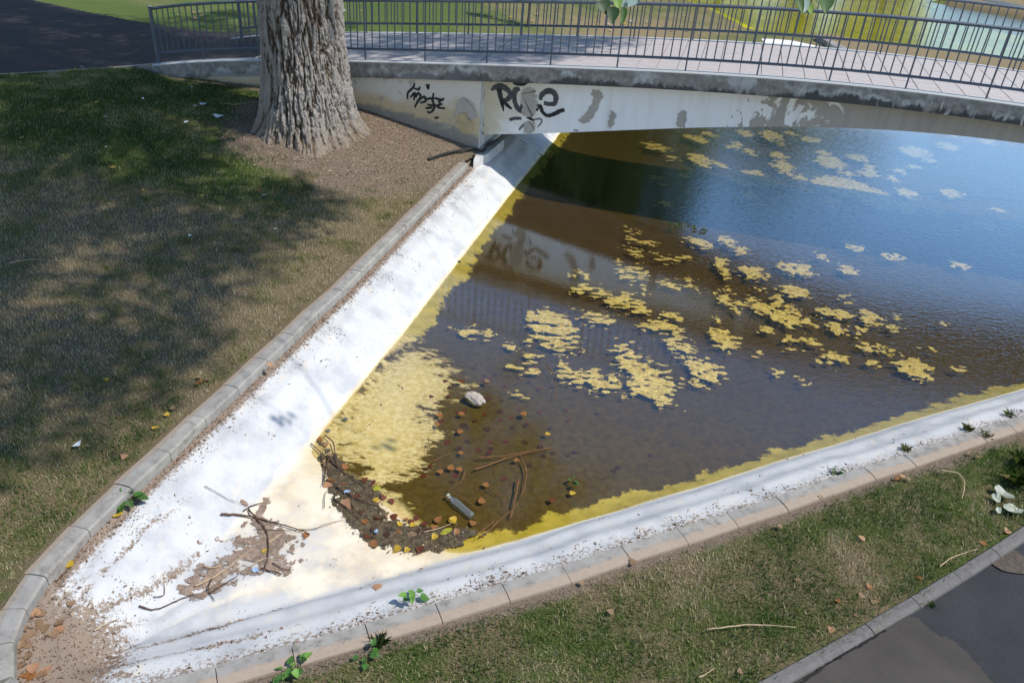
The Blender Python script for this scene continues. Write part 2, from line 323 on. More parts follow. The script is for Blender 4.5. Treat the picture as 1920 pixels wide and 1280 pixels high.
# verge between the right-hand kerb and the path below
EDGE = [gp(*p)[:2] for p in ((1425, 1280), (1480, 1240), (1640, 1160), (1690, 1130), (1730, 1100), (1850, 1030), (1920, 985))]
EC = np.polyfit([p[0] for p in EDGE], [p[1] for p in EDGE], 2); EDGE = [np.array([x_, np.polyval(EC, x_)]) for x_ in np.linspace(EDGE[0][0], EDGE[-1][0], 7)]
EDGE = [EDGE[0]+(EDGE[0]-EDGE[2])*3, EDGE[0]+(EDGE[0]-EDGE[2])]+EDGE+[EDGE[-1]+np.array([.75, .52])*k for k in (1, 3, 6)]
KRO = offset(KERB_R, .12)
VERGE = [tuple(p) for p in KRO]+[(9.5, 8.9), (9.8, 8.6)]+[tuple(p) for p in offset(EDGE, .05)[::-1]]+[(-1.9, 1.2), (-1.9, 2.85)]
def zverge(x, y): return -.035+.03*(fbm(x*1.5, y*1.5, seed=12)-.5)+.02*sst(.5, 0, segdist(x, y, EDGE))
def verge_attr(x, y, z):
    e = segdist(x, y, KERB_R); return dict(bare=.75*sst(.40, .2, e)+.35*sst(.7, .2, np.hypot(x-4.3, (y-5.5)*1.4)), green=.60-.25*sst(.2, .9, fbm(x*.9, y*.9, seed=5)))
tag(link('grass_verge', gridmesh(-2.2, 9.9, .3, 9.2, .05, lambda x, y: inpoly(x, y, VERGE), zverge, verge_attr), M_LAWN, smooth=True), kind='structure')

# ------------------------------------------------------------------ kerbs of single stones
m = NM('kerb_concrete'); side = m.attr('outer'); n1, n2 = m.noise(5), m.noise(24, 6, .7); r = m.rnd()
c = m.mix(m.ramp(n1, .35, .7), (.35, .33, .295), (.25, .235, .21)); c = m.mix(m.math('MULTIPLY', m.ramp(m.noise(10, 8, .8), .50, .68), .75), c, (.13, .115, .10))
c = m.mix(m.math('MULTIPLY', r, .35), c, (.25, .24, .23))
c = m.mix(m.math('MULTIPLY', m.ramp(m.math('ADD', side, m.math('MULTIPLY', m.math('SUBTRACT', n2, .5), .7)), .5, .68), .85), c, m.mix(n2, (.27, .20, .145), (.43, .34, .26)))
m.bump(m.noise(90, 4), .35, .004); M_KERB = m.fin(c, .9, .2)
def kerb(name, pts, label, width=.175, h=.12, face=.11, gap=.003, out=1, mat=None, top=0., bev=.014, stain=.85):
    root = empty(name, (pts[0][0], pts[0][1], top)); tag(root, label, 'kerb'); P = [np.array(p[:2]) for p in pts]; O = offset(P, out*width)
    for i in range(len(P)-1):
        a, b, c, d = P[i], P[i+1], O[i+1], O[i]; u = (b-a)/np.linalg.norm(b-a); a, d = a+u*gap, d+u*gap; b, c = b-u*gap, c-u*gap
        tz = top+rng.normal(0, .003); nn = (d-a)/np.linalg.norm(d-a)
        prof = [(0, -.30), (0, -bev*1.3), (bev, 0), (width*.62, .0), (width-.004, -.014), (width, -.03), (width, -.30)]
        V = []; at = []
        for e0, e1 in ((a, d), (b, c)):
            for t, z in prof: q = e0+(e1-e0)*(t/width); V.append((q[0]-pts[0][0], q[1]-pts[0][1], tz-top+z)); at.append(t/width)
        n = len(prof); f = [[j, j+1, n+j+1, n+j] for j in range(n-1)]+[list(range(n))[::-1], list(range(n, 2*n))]
        if out < 0: f = [q[::-1] for q in f]
        link('kerb_stone', mesh(np.array(V), f, 'kerb_stone', dict(outer=[t*stain for t in at])), mat or M_KERB, root)
    return root
kerb('pond_kerb', KERB_L[:-3], 'long straight grey concrete kerb between the shaded lawn and the white pond bank')
kerb('pond_kerb', KERB_L[-4:], 'short curved stretch of kerb round the pointed dry end of the pond')
kerb('pond_kerb', KERB_R, 'kerb with pinkish soil-stained back edge between white pond bank and sunny verge', stain=1.05)
m = NM('path_edging'); n2 = m.noise(20, 6, .7)
m.bump(m.noise(120, 4), .4, .004); M_EDGE = m.fin(m.mix(m.math('MULTIPLY', m.rnd(), .5), m.mix(m.ramp(n2, .35, .7), (.16, .15, .145), (.10, .095, .09)), (.19, .175, .16)), .92, .2)
ek = [EDGE[1]]; 
for a, b in zip(EDGE[1:-1], EDGE[2:]):
    L = np.linalg.norm(b-a); k = max(1, round(L/.62)); ek += [a+(b-a)*(i/k) for i in range(1, k+1)]
kerb('path_edging', ek, 'dull grey edging stones between the verge and the asphalt path', width=.10, out=1, mat=M_EDGE, top=.012, bev=.012)
pn = []
for a, b in zip(PATH_NEAR[1:-1], PATH_NEAR[2:]):
    k = max(1, round(np.linalg.norm(b-a)/.8)); pn += [a+(b-a)*(i/k) for i in range(k)]
pn.append(PATH_NEAR[-1])
root = tag(empty('path_edging', (*pn[-1], .7)), 'thin pale concrete edging along the dark asphalt path above the lawn', 'kerb')
po = offset(pn, -.09)
for i in range(len(pn)-1):
    V = []
    for p in (pn[i]*.995+pn[i+1]*.005, pn[i]*.005+pn[i+1]*.995, po[i]*.005+po[i+1]*.995, po[i]*.995+po[i+1]*.005):
        s, _ = sw(p[0], p[1]); V += [(p[0]-pn[-1][0], p[1]-pn[-1][1], float(zdeck(s))+.012-.7)]
    V += [(x, y, z-.25) for x, y, z in V]
    link('edging_stone', mesh(np.array(V), [[3, 2, 1, 0], [0, 1, 5, 4], [1, 2, 6, 5], [2, 3, 7, 6], [3, 0, 4, 7]]), M_KERB, root)
# ------------------------------------------------------------------ paths
def asphalt(name, a, b, speck):
    m = NM(name); n = m.noise(160, 3, .8); c = m.mix(m.ramp(m.noise(1.5, 5), .3, .7), a, b); c = m.mix(m.math('MULTIPLY', m.ramp(n, .60, .72), .6), c, speck); c = m.mix(m.math('MULTIPLY', m.ramp(m.noise(55, 3, .9), .62, .70), .5), c, speck); c = m.mix(m.ramp(m.noise(4, 8, .8), .55, .75, 0, .45), c, tuple(v*.6 for v in a))
    m.bump(n, .6, .004); return m.fin(c, .88, .3)
M_ASPH = asphalt('asphalt', (.036, .029, .031), (.024, .020, .023), (.08, .07, .07))
M_ASPH2 = asphalt('asphalt_blue', (.042, .042, .046), (.030, .030, .034), (.13, .13, .13)); M_PATCH = asphalt('worn_screed', (.080, .070, .060), (.055, .048, .042), (.14, .125, .11))
far_e = [world(-1.12, 2.44, 0), (-6.35, 17.6), (-8.75, 18.65), (-11.2, 19.8), (-14, 21.2), (-25, 26)]
PATHPOLY = [tuple(p) for p in PATH_NEAR]+[tuple(world(-3.05, .03, 0)[:2]), tuple(world(-1.12, .03, 0)[:2])]+[tuple(p[:2]) for p in far_e]
def zpath(x, y): s, _ = sw(x, y); return zdeck(np.minimum(s, -1.1))
tag(link('park_path', gridmesh(-25, -3.5, 7, 26.5, .09, lambda x, y: inpoly(x, y, PATHPOLY), zpath), M_ASPH, smooth=True), kind='structure')
lowp = [tuple(p) for p in offset(EDGE, .098)]+[(14, 8), (14, -4), (0.2, -4)]
me = mesh(np.array([(x, y, -.03) for x, y in lowp]), [list(range(len(lowp)))[::-1]]); tag(link('lower_path', me, M_ASPH2), kind='structure')
q = [gp(*p, -.03)[:2] for p in ((1692, 1152), (1722, 1163), (1745, 1186), (1785, 1203), (1815, 1228), (1835, 1252), (1862, 1285))]
pp = [np.array(EDGE[1])*.0+offset(EDGE, .112)[1]]+[p for p in offset(EDGE, .112)[2:5]]+[gp(1680, 1150, -.03)[:2]]+q+[np.array([3.4, 2.4]), np.array([2.6, .6]), np.array([.6, .9])]
rag = []
for a, b in zip(pp, pp[1:]+pp[:1]):
    for t in np.linspace(0, 1, 7, endpoint=False): rag.append(a+(b-a)*t+(rng.normal(0, .006, 2) if 5 <= len(rag)//7 < 11 else 0))
V = [(x, y, -.012) for x, y in rag]+[(x, y, -.05) for x, y in rag]; n = len(rag)
tag(link('screed_patch', mesh(np.array(V), [list(range(n))[::-1]]+[[i, (i+1) % n, n+(i+1) % n, n+i] for i in range(n)]), M_PATCH), 'worn grey-brown concrete patch with a broken edge on the asphalt path', 'path patch')
cp = spline([gp(*p, -.0115) for p in ((1430, 1290), (1475, 1262), (1520, 1228), (1560, 1205), (1600, 1182), (1640, 1160))], 8); cp[:, :2] += rng.normal(0, .006, (len(cp), 2)); cp = cp+np.array([.055, -.085, .0])
wv = np.abs(rng.normal(.007, .003, len(cp)))+.002; T = np.gradient(cp[:, :2], axis=0); T /= np.linalg.norm(T, axis=1)[:, None]; nn = np.c_[-T[:, 1], T[:, 0]]
V = np.vstack([np.c_[cp[:, :2]+nn*wv[:, None], cp[:, 2]+.002], np.c_[cp[:, :2]-nn*wv[:, None], cp[:, 2]+.002]]); n = len(cp)
link('crack', mesh(V, [[n+i, n+i+1, i+1, i] for i in range(n-1)]), simple('crack_gap', (.012, .011, .01), (.02, .018, .016)), bpy.data.objects['screed_patch'])
c0 = gp(1893, 1052, -.03); a = np.linspace(0, 2*math.pi, 14, endpoint=False); rr = .13+.02*rng.random(14)
V = [(c0[0]+1.3*r_*math.cos(t), c0[1]+r_*math.sin(t), -.024+.006*(t > 3)) for r_, t in zip(rr, a)]
tag(link('gravel_smear', mesh(np.array(V), [list(range(14))]), simple('gravel_brown', (.11, .085, .065), (.07, .055, .045), 30)), 'brown smear of grit on the dark asphalt beside the edging stones', 'grit')

# ------------------------------------------------------------------ the bridge, in its own frame (s along, w across, z up)
br = empty('footbridge', tuple(BO), BAZ); tag(br, 'low arched concrete footbridge with graffiti over the pond', 'bridge')
m = NM('slab_concrete'); v = m.attr('v'); n1, n2 = m.noise(1.6, 5, .6), m.noise(9, 6, .7); st = m.noise(4.5, 8, .72, stretch=(1, 1, .55)); x = m.xyz()
c = m.mix(m.ramp(n2, .35, .65), (.33, .32, .30), (.19, .185, .18)); c = m.mix(m.ramp(m.math('ADD', n1, m.math('MULTIPLY', v, .12)), .56, .64), c, (.46, .47, .48))
mold = m.ramp(m.math('ADD', m.math('ADD', m.math('MULTIPLY', m.math('SUBTRACT', st, .5), 1.5), m.math('MULTIPLY', m.math('SUBTRACT', n1, .5), 1.8)), v), .58, .86)
c = m.mix(m.math('MULTIPLY', mold, m.ramp(x[0], .0, 4.5, .45, .93)), c, (.055, .055, .055))
wf = m.math('MULTIPLY', m.ramp(m.noise(12, 5, .7, stretch=(1, 1, .18)), .56, .63), m.ramp(x[0], 8.6, 9.6)); wf = m.math('MULTIPLY', wf, m.ramp(v, .25, .5))
c = m.mix(wf, c, (.52, .52, .50)); c = m.mix(m.ramp(v, .16, .06), c, (.50, .51, .51))
m.bump(m.noise(30, 6, .7), .5, .01); M_SLAB = m.fin(c, .9, .2)
m = NM('beam_paint'); x = m.xyz(); n1, n2 = m.noise(1.1, 5, .6), m.noise(5, 6, .65); dr = m.noise(6, 4, .6, stretch=(1, 1, .12))
wht = m.mix(m.ramp(dr, .45, .75), (.84, .85, .87), (.74, .74, .74)); wht = m.mix(m.math('MULTIPLY', m.ramp(x[0], 4.6, 3.1), m.ramp(n1, .3, .6)), wht, (.60, .52, .38))
gre = m.mix(m.ramp(dr, .35, .7), (.42, .395, .36), (.34, .32, .295))
pe = m.math('ADD', m.ramp(x[0], 5.4, 9.6, -.22, .30), m.math('MULTIPLY', m.math('SUBTRACT', m.noise(3.2, 6, .62, stretch=(1, 1, .75), dist=1.2), .5), 1.0))
c = m.mix(m.ramp(pe, .06, .085), wht, gre)
m.bump(m.ramp(pe, .06, .085), -.25, .004); M_BEAM = m.fin(c, .7, .25)
m = NM('wing_wall_paint'); x = m.xyz(); n1, n2 = m.noise(1.7, 5, .6), m.noise(8, 6, .65); v = m.attr('v')
c = m.mix(m.ramp(m.math('ADD', v, m.math('MULTIPLY', m.math('SUBTRACT', n1, .5), 1.1)), .25, .6), (.62, .59, .53), (.53, .44, .29))
c = m.mix(m.ramp(m.math('ADD', v, m.math('MULTIPLY', m.math('SUBTRACT', n2, .5), .55)), .70, .86), c, (.27, .255, .23))
c = m.mix(m.math('MULTIPLY', m.ramp(m.noise(2.6, 5), .58, .64), .8), c, (.37, .34, .30)); m.bump(n2, .3, .008); M_WING = m.fin(c, .85, .2)
m = NM('abutment_concrete'); M_ABUT = simple('abutment_concrete', (.60, .59, .58), (.42, .41, .39), 3)
S = np.arange(-3.05, 23.01, .25)
def sweep(name, s, sect, mat, parent, va=None, label=None):    # sect: list of (w, z offset function or value)
    n = len(sect); V = []; at = []
    for si in s:
        for j, (w, z) in enumerate(sect): V.append((si, w, float(zdeck(si))+z if not callable(z) else z(si))); at.append(0 if va is None else va[j])
    f = []
    for i in range(len(s)-1):
        for j in range(n): f.append([i*n+j, (i+1)*n+j, (i+1)*n+(j+1) % n, i*n+(j+1) % n])
    f += [list(range(n)), [(len(s)-1)*n+j for j in range(n)][::-1]]
    o = link(name, mesh(np.array(V), f, name, dict(v=at)), mat, parent)
    if label: o['label'] = label
    return o
sweep('deck_slab', S, [(-.10, -.265), (-.10, -.19), (-.10, -.10), (-.10, -.012), (-.086, .004), (.045, .004), (.045, -.03), (2.42, -.03), (2.42, .004), (2.55, .004), (2.55, -.265)], M_SLAB, br, [1, .7, .38, .08, 0, 0, 0, 0, 0, 0, 1], 'weathered slab edge with black mould and pale patches')
BS = [fpl(a, b, .2) for a, b in ((912, 252), (1100, 247), (1300, 240), (1515, 238), (1700, 247), (1920, 269))]
BC = np.polyfit([p[0] for p in BS]+[21.9-p[0] for p in BS], [p[1] for p in BS]*2, 4)
def zbeam(s): return np.polyval(BC, s)
def zback(s): return min(float(np.interp(s, [3, 4.8, 6.4, 7.66, 8.58, 9.76, 10.6, 14, 18.9], [.34, .63, .92, 1.09, 1.28, 1.44, 1.58, 1.55, .34])), float(zdeck(s))-.29)
SB = np.arange(3.0, 18.9, .2)
sweep('arch_beam', SB, [(.2, lambda s: float(zbeam(s))), (.2, -.266), (2.3, -.266), (2.3, lambda s: float(zback(s)))], M_BEAM, br, None, 'pale painted arch beam with peeling patches')
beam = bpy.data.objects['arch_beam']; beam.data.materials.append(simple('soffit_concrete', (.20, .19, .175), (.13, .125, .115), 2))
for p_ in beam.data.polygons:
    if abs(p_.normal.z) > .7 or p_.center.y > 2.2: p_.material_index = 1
def prism(sz, w0, w1, name, mat, parent, attr=None):
    n = len(sz); V = [(s, w0, z) for s, z in sz]+[(s, w1, z) for s, z in sz]
    return link(name, mesh(np.array(V), [list(range(n))[::-1], list(range(n, 2*n))]+[[i, (i+1) % n, n+(i+1) % n, n+i] for i in range(n)], name, dict(v=attr) if attr is not None else None), mat, parent)
# wing wall: a grid so that its stains can follow the ground line
ws = np.linspace(-3.02, 3.02, 60); gz = np.interp(ws, [-2.97, -2.1, -1.07, 1.03, 1.7, 2.5, 3.02], [.53, .55, .58, .45, .33, .18, .08]); V = []; at = []
for t in np.linspace(0, 1, 9):
    for s_, g_ in zip(ws, gz): zt = float(zdeck(s_))-.266; V.append((s_, -.02, zt+(g_-.3-zt)*t)); at.append(min(1.3, (zt-(zt+(g_-.3-zt)*t))/(zt-g_+.01)))
n = 60; f = [[i*n+j, (i+1)*n+j, (i+1)*n+j+1, i*n+j+1] for i in range(8) for j in range(59)]
wing = link('wing_wall', mesh(np.array(V), f, 'wing_wall', dict(v=at)), M_WING, br); wing['label'] = 'stained cream wing wall under the slab'
top = [(s_, float(zdeck(s_))-.267) for s_ in np.linspace(3.025, -3.02, 20)]
prism([(-3.02, -.4), (3.025, -1.3)]+top, -.0185, 2.4, 'abutment', M_ABUT, br)
prism([(18.6, -1.3), (23., -.4)]+[(s_, float(zdeck(s_))-.267) for s_ in np.linspace(23, 18.6, 20)], 0, 2.4, 'abutment', M_ABUT, br)
m = NM('deck_tile'); r = m.rnd(); n2 = m.noise(6, 5, .65)
c = m.mix(m.ramp(n2, .3, .7), (.50, .455, .44), (.42, .38, .37)); c = m.mix(m.math('MULTIPLY', r, .5), c, (.46, .43, .42)); m.bump(m.noise(80), .2, .003); M_TILE = m.fin(c, .8, .3)
deck = link('deck_bed', boxmesh(-1.1, 0, .05, 2.41, -.3, -.29), M_ABUT, br)
tl, tw = .309, (W_B-.06)/5; tm = boxmesh(-tl/2+.004, tl/2-.004, -tw/2+.004, tw/2-.004, -.028, 0, .003); tm.materials.append(M_TILE)
for i in range(58):
    s_ = -1.1+tl*(i+.5)
    if i == 13: sx = .0
    z0, z1 = float(zdeck(s_-tl/2)), float(zdeck(s_+tl/2))
    for j in range(5):
        o = link('tile', tm, None, deck); o.location = (s_+(.03 if i >= 13 else 0), .05+tw*(j+.5)+.004, (z0+z1)/2+rng.normal(0, .0012)+.001); o.rotation_euler = (rng.normal(0, .002), -math.atan2(z1-z0, tl), 0)

# graffiti and patches, each a thin film on the face it was sprayed on
def px6(x, y): return (780+x/5.566, 100+y/5.566)
def paintmat(name, a, b, alo, ahi):
    m = NM(name); c = m.mix(m.ramp(m.noise(9, 4, .6), .35, .65), a, b); m.fin(c, .6, .3)
    return see_through(m, m.ramp(m.math('ADD', m.attr('core'), m.math('MULTIPLY', m.math('SUBTRACT', m.noise(45, 6, .75), .5), 1.1)), .12, .48))
M_SPRAY = paintmat('spray_black', (.012, .013, .015), (.035, .037, .042), 0, 1); M_SPRAY2 = paintmat('spray_thin', (.085, .088, .095), (.05, .052, .058), 0, 1); M_FADE = paintmat('spray_faint', (.20, .20, .21), (.14, .14, .15), 0, 1)
film = [0]
def stroke(pts, wd, mat, face, parent, name='graffiti'):
    P = spline([fpl(x, y, face) for x, y in pts], 8); wd = np.interp(np.linspace(0, 1, len(P)), np.linspace(0, 1, len(wd)), wd)/2*1.25
    T = np.gradient(P, axis=0); T /= np.linalg.norm(T, axis=1)[:, None]+1e-9; N = np.c_[-T[:, 1], T[:, 0]]; film[0] += 1; w = face-.003-.0004*(film[0] % 8)
    e = 1+.06*rng.normal(size=len(P)); A = P+N*(wd*e)[:, None]; B = P-N*(wd*e)[:, None]; n = len(P)
    V = []; at = []
    for k_, c_ in ((0, 0), (.22, .75), (.5, 1.), (.78, .75), (1, 0)): V += [(a[0]*(1-k_)+b[0]*k_, w, a[1]*(1-k_)+b[1]*k_) for a, b in zip(A, B)]; at += [c_]*n
    return link(name, mesh(np.array(V), [[r_*n+i, r_*n+i+1, (r_+1)*n+i+1, (r_+1)*n+i] for r_ in range(4) for i in range(n-1)], name, dict(core=at)), mat, parent)
beam = bpy.data.objects['arch_beam']
def s6(pts, wd, mat, face=.2, par=None): return stroke([px6(*p) for p in pts], wd, mat, face, par or beam)
s6([(785, 385), (830, 355), (900, 350), (965, 390), (985, 440), (950, 485), (890, 495)], [.04, .10, .085, .075, .06], M_SPRAY2)
s6([(865, 365), (880, 440), (900, 530), (915, 605)], [.085, .08, .06, .02], M_SPRAY)
s6([(905, 490), (950, 540), (1000, 582)], [.055, .06, .03], M_SPRAY)
s6([(1085, 375), (1045, 380), (1025, 430), (1035, 520), (1075, 590), (1100, 600), (1100, 530)], [.05, .09, .075, .08, .06, .03], M_SPRAY2)
s6([(1335, 520), (1400, 530), (1450, 520), (1460, 450), (1420, 400), (1360, 400), (1310, 440), (1300, 490)], [.06, .07, .08, .085, .09, .08, .05], M_SPRAY2)
s6([(1255, 600), (1275, 560), (1300, 555), (1320, 610), (1370, 650), (1440, 635), (1500, 605), (1550, 590)], [.05, .06, .06, .055, .06, .07, .05], M_SPRAY)
s6([(975, 695), (1030, 680), (1100, 680)], [.05, .05, .05], M_SPRAY2); s6([(1155, 665), (1190, 680), (1235, 705)], [.04, .045, .04], M_SPRAY)
s6([(1008, 306), (1050, 322), (1120, 325), (1168, 308)], [.02, .05, .05, .02], M_SPRAY); s6([(1145, 735), (1105, 765), (1075, 800)], [.05, .04, .03], M_FADE); s6([(1240, 690), (1300, 685), (1310, 720), (1270, 770)], [.03, .03, .025, .02], M_FADE)
s6([(1645, 815), (1650, 800), (1665, 803), (1672, 815), (1685, 800), (1688, 815)], [.01]*3, M_SPRAY)
for y0, y1 in ((525, 545), (620, 632), (690, 705), (725, 780), (820, 850)): s6([(703, y0), (702, (y0+y1)/2), (694, y1)], [.015, .02, .012], M_SPRAY)
M_GREY = simple('bare_render', (.43, .40, .36), (.38, .355, .32), 6)
def blob(pts, face, mat, parent, name, off=.0085, k=9, j=.012, lab=None):
    P = np.array([fpl(x, y, face) for x, y in pts]); P = spline(np.vstack([P, P[:1]]), k)[:-1]+rng.normal(0, j, ((len(pts))*k, 2))
    o = link(name, mesh(np.array([(a, face-off, b) for a, b in P]), [list(range(len(P)))]), mat, parent)
    if lab: o['label'] = lab
    return o
blob([px6(*p) for p in ((1110, 385), (1180, 355), (1240, 390), (1255, 470), (1270, 530), (1245, 620), (1215, 660), (1150, 650), (1115, 640), (1105, 560), (1090, 470))], .2, M_GREY, beam, 'paint_patch', lab='grey patch painted over the middle letter')
blob([px6(*p) for p in ((1150, 700), (1230, 720), (1240, 780), (1215, 830), (1140, 832), (1130, 770))], .2, M_GREY, beam, 'paint_patch')
for pts in (((1108, 165), (1130, 175), (1120, 205), (1105, 230), (1085, 225), (1110, 195)), ((1145, 208), (1155, 215), (1148, 240), (1140, 238), (1142, 225)), ((1270, 215), (1284, 205), (1284, 238), (1270, 236))):
    blob(pts, .2, M_GREY, beam, 'paint_patch')
def px2(x, y): return (640+x/2.977, y/2.977)
for pts in (((370, 555), (372, 520), (400, 490), (410, 465)), ((385, 545), (410, 520), (405, 560)), ((400, 490), (430, 500), (440, 485)), ((415, 545), (430, 520), (445, 545), (425, 570)), ((440, 555), (465, 540), (470, 565), (440, 575)), ((410, 600), (425, 570), (440, 545)), ((475, 470), (485, 495), (490, 470)), ((465, 560), (500, 550), (515, 575)), ((505, 545), (570, 560)), ((515, 520), (510, 560), (520, 600), (500, 630)), ((480, 585), (530, 590), (565, 580)), ((545, 550), (550, 580), (540, 600), (580, 605)), ((470, 605), (510, 600)), ((500, 630), (480, 625)), ((540, 570), (575, 550)), ((520, 660), (545, 655))):
    stroke([px2(*p) for p in pts], [.028, .04, .03], M_SPRAY, -.02, wing)
blob([px2(*p) for p in ((655, 560), (690, 545), (740, 590), (758, 650), (720, 668), (690, 630), (650, 640), (625, 660))], -.02, M_GREY, wing, 'render_patch', lab='grey bare patch of render')
blob([px2(*p) for p in ((655, 640), (690, 632), (720, 672), (745, 690), (730, 740), (680, 745), (650, 700))], -.02, simple('ochre_render', (.50, .40, .22), (.42, .34, .20)), wing, 'render_patch', lab='ochre bare patch of render')

# railings
m = NM('railing_paint'); m.bump(m.noise(60), .1, .002); M_RAIL = m.fin(m.mix(m.ramp(m.noise(14, 5), .4, .7), (.095, .122, .165), (.12, .145, .18)), .5, .5); m.b.inputs['Metallic'].default_value = .15
M_CAP = simple('pale_cap', (.5, .5, .5), (.4, .4, .4)); barm = None
def railing(w, posts, s0, s1, label):
    root = empty('railing', tuple(BO+w*BN), BAZ); tag(root, label, 'railing', 'railings of the footbridge'); ss = np.arange(s0, s1+.01, .25)
    for nm, h, r in (('top_rail', .915, .024), ('bottom_rail', .172, .020)):
        P = np.array([(s, 0, float(zdeck(s))+h) for s in ss]); v, f = tubearr(P, r, 8 if h > .5 else 4); link(nm, mesh(v, f), M_RAIL, root, smooth=h > .5)
    v, f = tubearr(np.array([(0, 0, -.02), (0, 0, .90)]), .013, 6); pm = mesh(v, f, 'post'); pm.materials.append(M_RAIL)
    v, f = tubearr(np.array([(0, 0, .18), (0, 0, .90)]), .0100, 5); bm_ = mesh(v, f, 'bar'); bm_.materials.append(M_RAIL)
    v, f = tubearr(np.array([(0, 0, -.02), (0, 0, .95)]), .032, 8); em = mesh(v, f, 'end_post'); em.materials.append(M_RAIL)
    o = link('end_post', em, None, root); o.location = (s0, 0, float(zdeck(s0)))
    link('post_cap', boxmesh(s0-.03, s0+.03, -.03, .03, float(zdeck(s0))+.951, float(zdeck(s0))+.965, .004), M_CAP, o).matrix_parent_inverse = Matrix.Translation((-s0, 0, -float(zdeck(s0))))
    for a, b in zip(posts[:-1], posts[1:]):
        o = link('post', pm, None, root); o.location = (b, 0, float(zdeck(b)))
        for k in range(1, 8):
            s = a+(b-a)*k/8; o = link('bar', bm_, None, root); o.location = (s+rng.normal(0, .002), 0, float(zdeck(s))); o.rotation_euler = (0, rng.normal(0, .004), 0)
fp_ = [-2.97, -2.04, -.955, .03, 1.009, 2.052, 3.091, 4.12, 5.155, 6.178, 7.211, 8.218, 9.25, 10.308]+[10.308+1.03*i for i in range(1, 7)]
railing(0, fp_, -2.97, fp_[-1], 'blue-grey bar railing along the bridge edge above the graffiti')
bp_ = [-2.8]+[-.06+1.027*i for i in range(-1, 17)]; bp_[1] = -1.43
railing(W_B, [-2.8, -1.95]+[-.06+1.027*i for i in range(-1, 17)], -2.8, -.06+1.027*16, 'blue-grey bar railing on the far side of the bridge deck')

# ------------------------------------------------------------------ ground beyond the bridge
FZ = -.25
FP = [(5.0, 60)]+[tuple(gp(*p, FZ)[:2]) for p in ((1290, -40), (1290, 0), (1360, 27), (1405, 50), (1432, 64), (1480, 66), (1555, 70), (1600, 78), (1700, 92), (1800, 105), (1925, 116))]+[(18.5, 27.8), (20.5, 34.5), (17.0, 38.3), (30, 52), (30, 60)]
def zfar(x, y):
    s, w = sw(x, y); base = np.where(s < -1.5, zdeck(np.minimum(s, -1.5))-.03, (float(zdeck(-1.5))-.03)*(1-sst(-1.5, 5, s)))-.0
    base = base*sst(40, 10, y)-.02
    pd = spoly(x, y, FP); z = base+.05*(fbm(x*.5, y*.5, seed=8)-.5)
    z = np.where(pd > -.8, z*(1-sst(-.8, .2, pd))+(-.9)*sst(-.8, .2, pd)*1., z)
    q = spoly(x, y, [tuple(p[:2]) for p in LOOP]); return np.where((q > -.3) & (y < 24), -1.3, z)
def far_attr(x, y, z):
    s, w = sw(x, y); n = fbm(x*.35, y*.35, seed=15)
    green = np.where(x < 2, .66, .5)-.5*sst(-2.5, 1.5, x)*sst(30, 24, y)*sst(6, 3, x)*.7-.55*sst(8, 10, x)+.25*(n-.5)
    return dict(bare=np.clip(.0+.5*sst(9, 11, x)*.55+.35*sst(5, 2, np.abs(s+6))*sst(3.2, 2.2, w-.6*(-s-3))*0, 0, 1), green=green)
m = NM('far_grass'); g = m.attr('green'); n1 = m.noise(.7, 4); n3 = m.noise(14, 5, .7)
straw = m.mix(n3, (.20, .155, .085), (.30, .235, .14)); gr = m.mix(n3, (.055, .095, .022), (.12, .165, .045))
c = m.mix(m.ramp(m.math('ADD', m.math('ADD', g, m.math('MULTIPLY', m.math('SUBTRACT', n1, .5), .8)), m.math('MULTIPLY', m.math('SUBTRACT', n3, .5), .6)), .2, .75), straw, gr)
m.bump(n3, .7, .05); M_FARG = m.fin(c, .95, .1)
tag(link('far_lawn', gridmesh(-30, 30, 13, 62, .25, lambda x, y: (sw(x, y)[1] > 2.45) & ~inpoly(x, y, PATHPOLY), zfar, far_attr), M_FARG, smooth=True), kind='structure')
tag(link('far_lawn', gridmesh(-220, 220, 2, 300, 4, lambda x, y: ((np.abs(x) > 29.) | (y > 61)) & (y > 20), lambda x, y: 0*x-.06+.4*(fbm(x*.02, y*.02)-.5), far_attr), M_FARG), kind='structure')
M_FW = water_mat('far_water', (.92, .88, .45), -5, 5, (.25, .35), .02, .95)
tag(link('far_pond', mesh(np.array([(x, y, FZ) for x, y in FP]), [list(range(len(FP)))]), M_FW), kind='structure')
tag(link('far_pond_bed', mesh(np.array([(x, y, -.86) for x, y in FP]), [list(range(len(FP)))[::-1]]), simple('green_bed', (.50, .50, .03), (.30, .32, .02), .6)), kind='structure')
M_WHITE = simple('white_paint', (.82, .81, .79), (.70, .70, .69), 2)
def slabthing(name, pts, zt, zbm, mat, label, cat):
    n = len(pts); V = [(x, y, z) for (x, y), z in zip(pts, zt)]+[(x, y, zbm) for x, y in pts]
    o = link(name, mesh(np.array(V), [list(range(n)), list(range(n, 2*n))[::-1]]+[[(i+1) % n, i, n+i, n+(i+1) % n] for i in range(n)]), mat); return tag(o, label, cat)
q = [(1442, 92, .06), (1575, 100, .06), (1548, 67, -.20), (1500, 69, -.27), (1440, 64, -.27), (1416, 58, -.1)]
slabthing('spillway_apron', [tuple(gp(x, y, z)[:2]) for x, y, z in q], [z for *_, z in q], -.7, M_WHITE, 'bright white concrete apron at the end of the far pond', 'apron')
q = [(1588, 100), (1530, 66), (1538, 64), (1606, 99)]
slabthing('spillway_wall', [tuple(gp(x, y, .12)[:2]) for x, y in q], [.12]*4, -.7, simple('old_concrete', (.33, .31, .29), (.2, .19, .18), 5), 'low weathered concrete wall beside the white apron beyond the bridge', 'wall')
q = [(1740, -14), (1935, 36), (1935, 14), (1800, -14)]
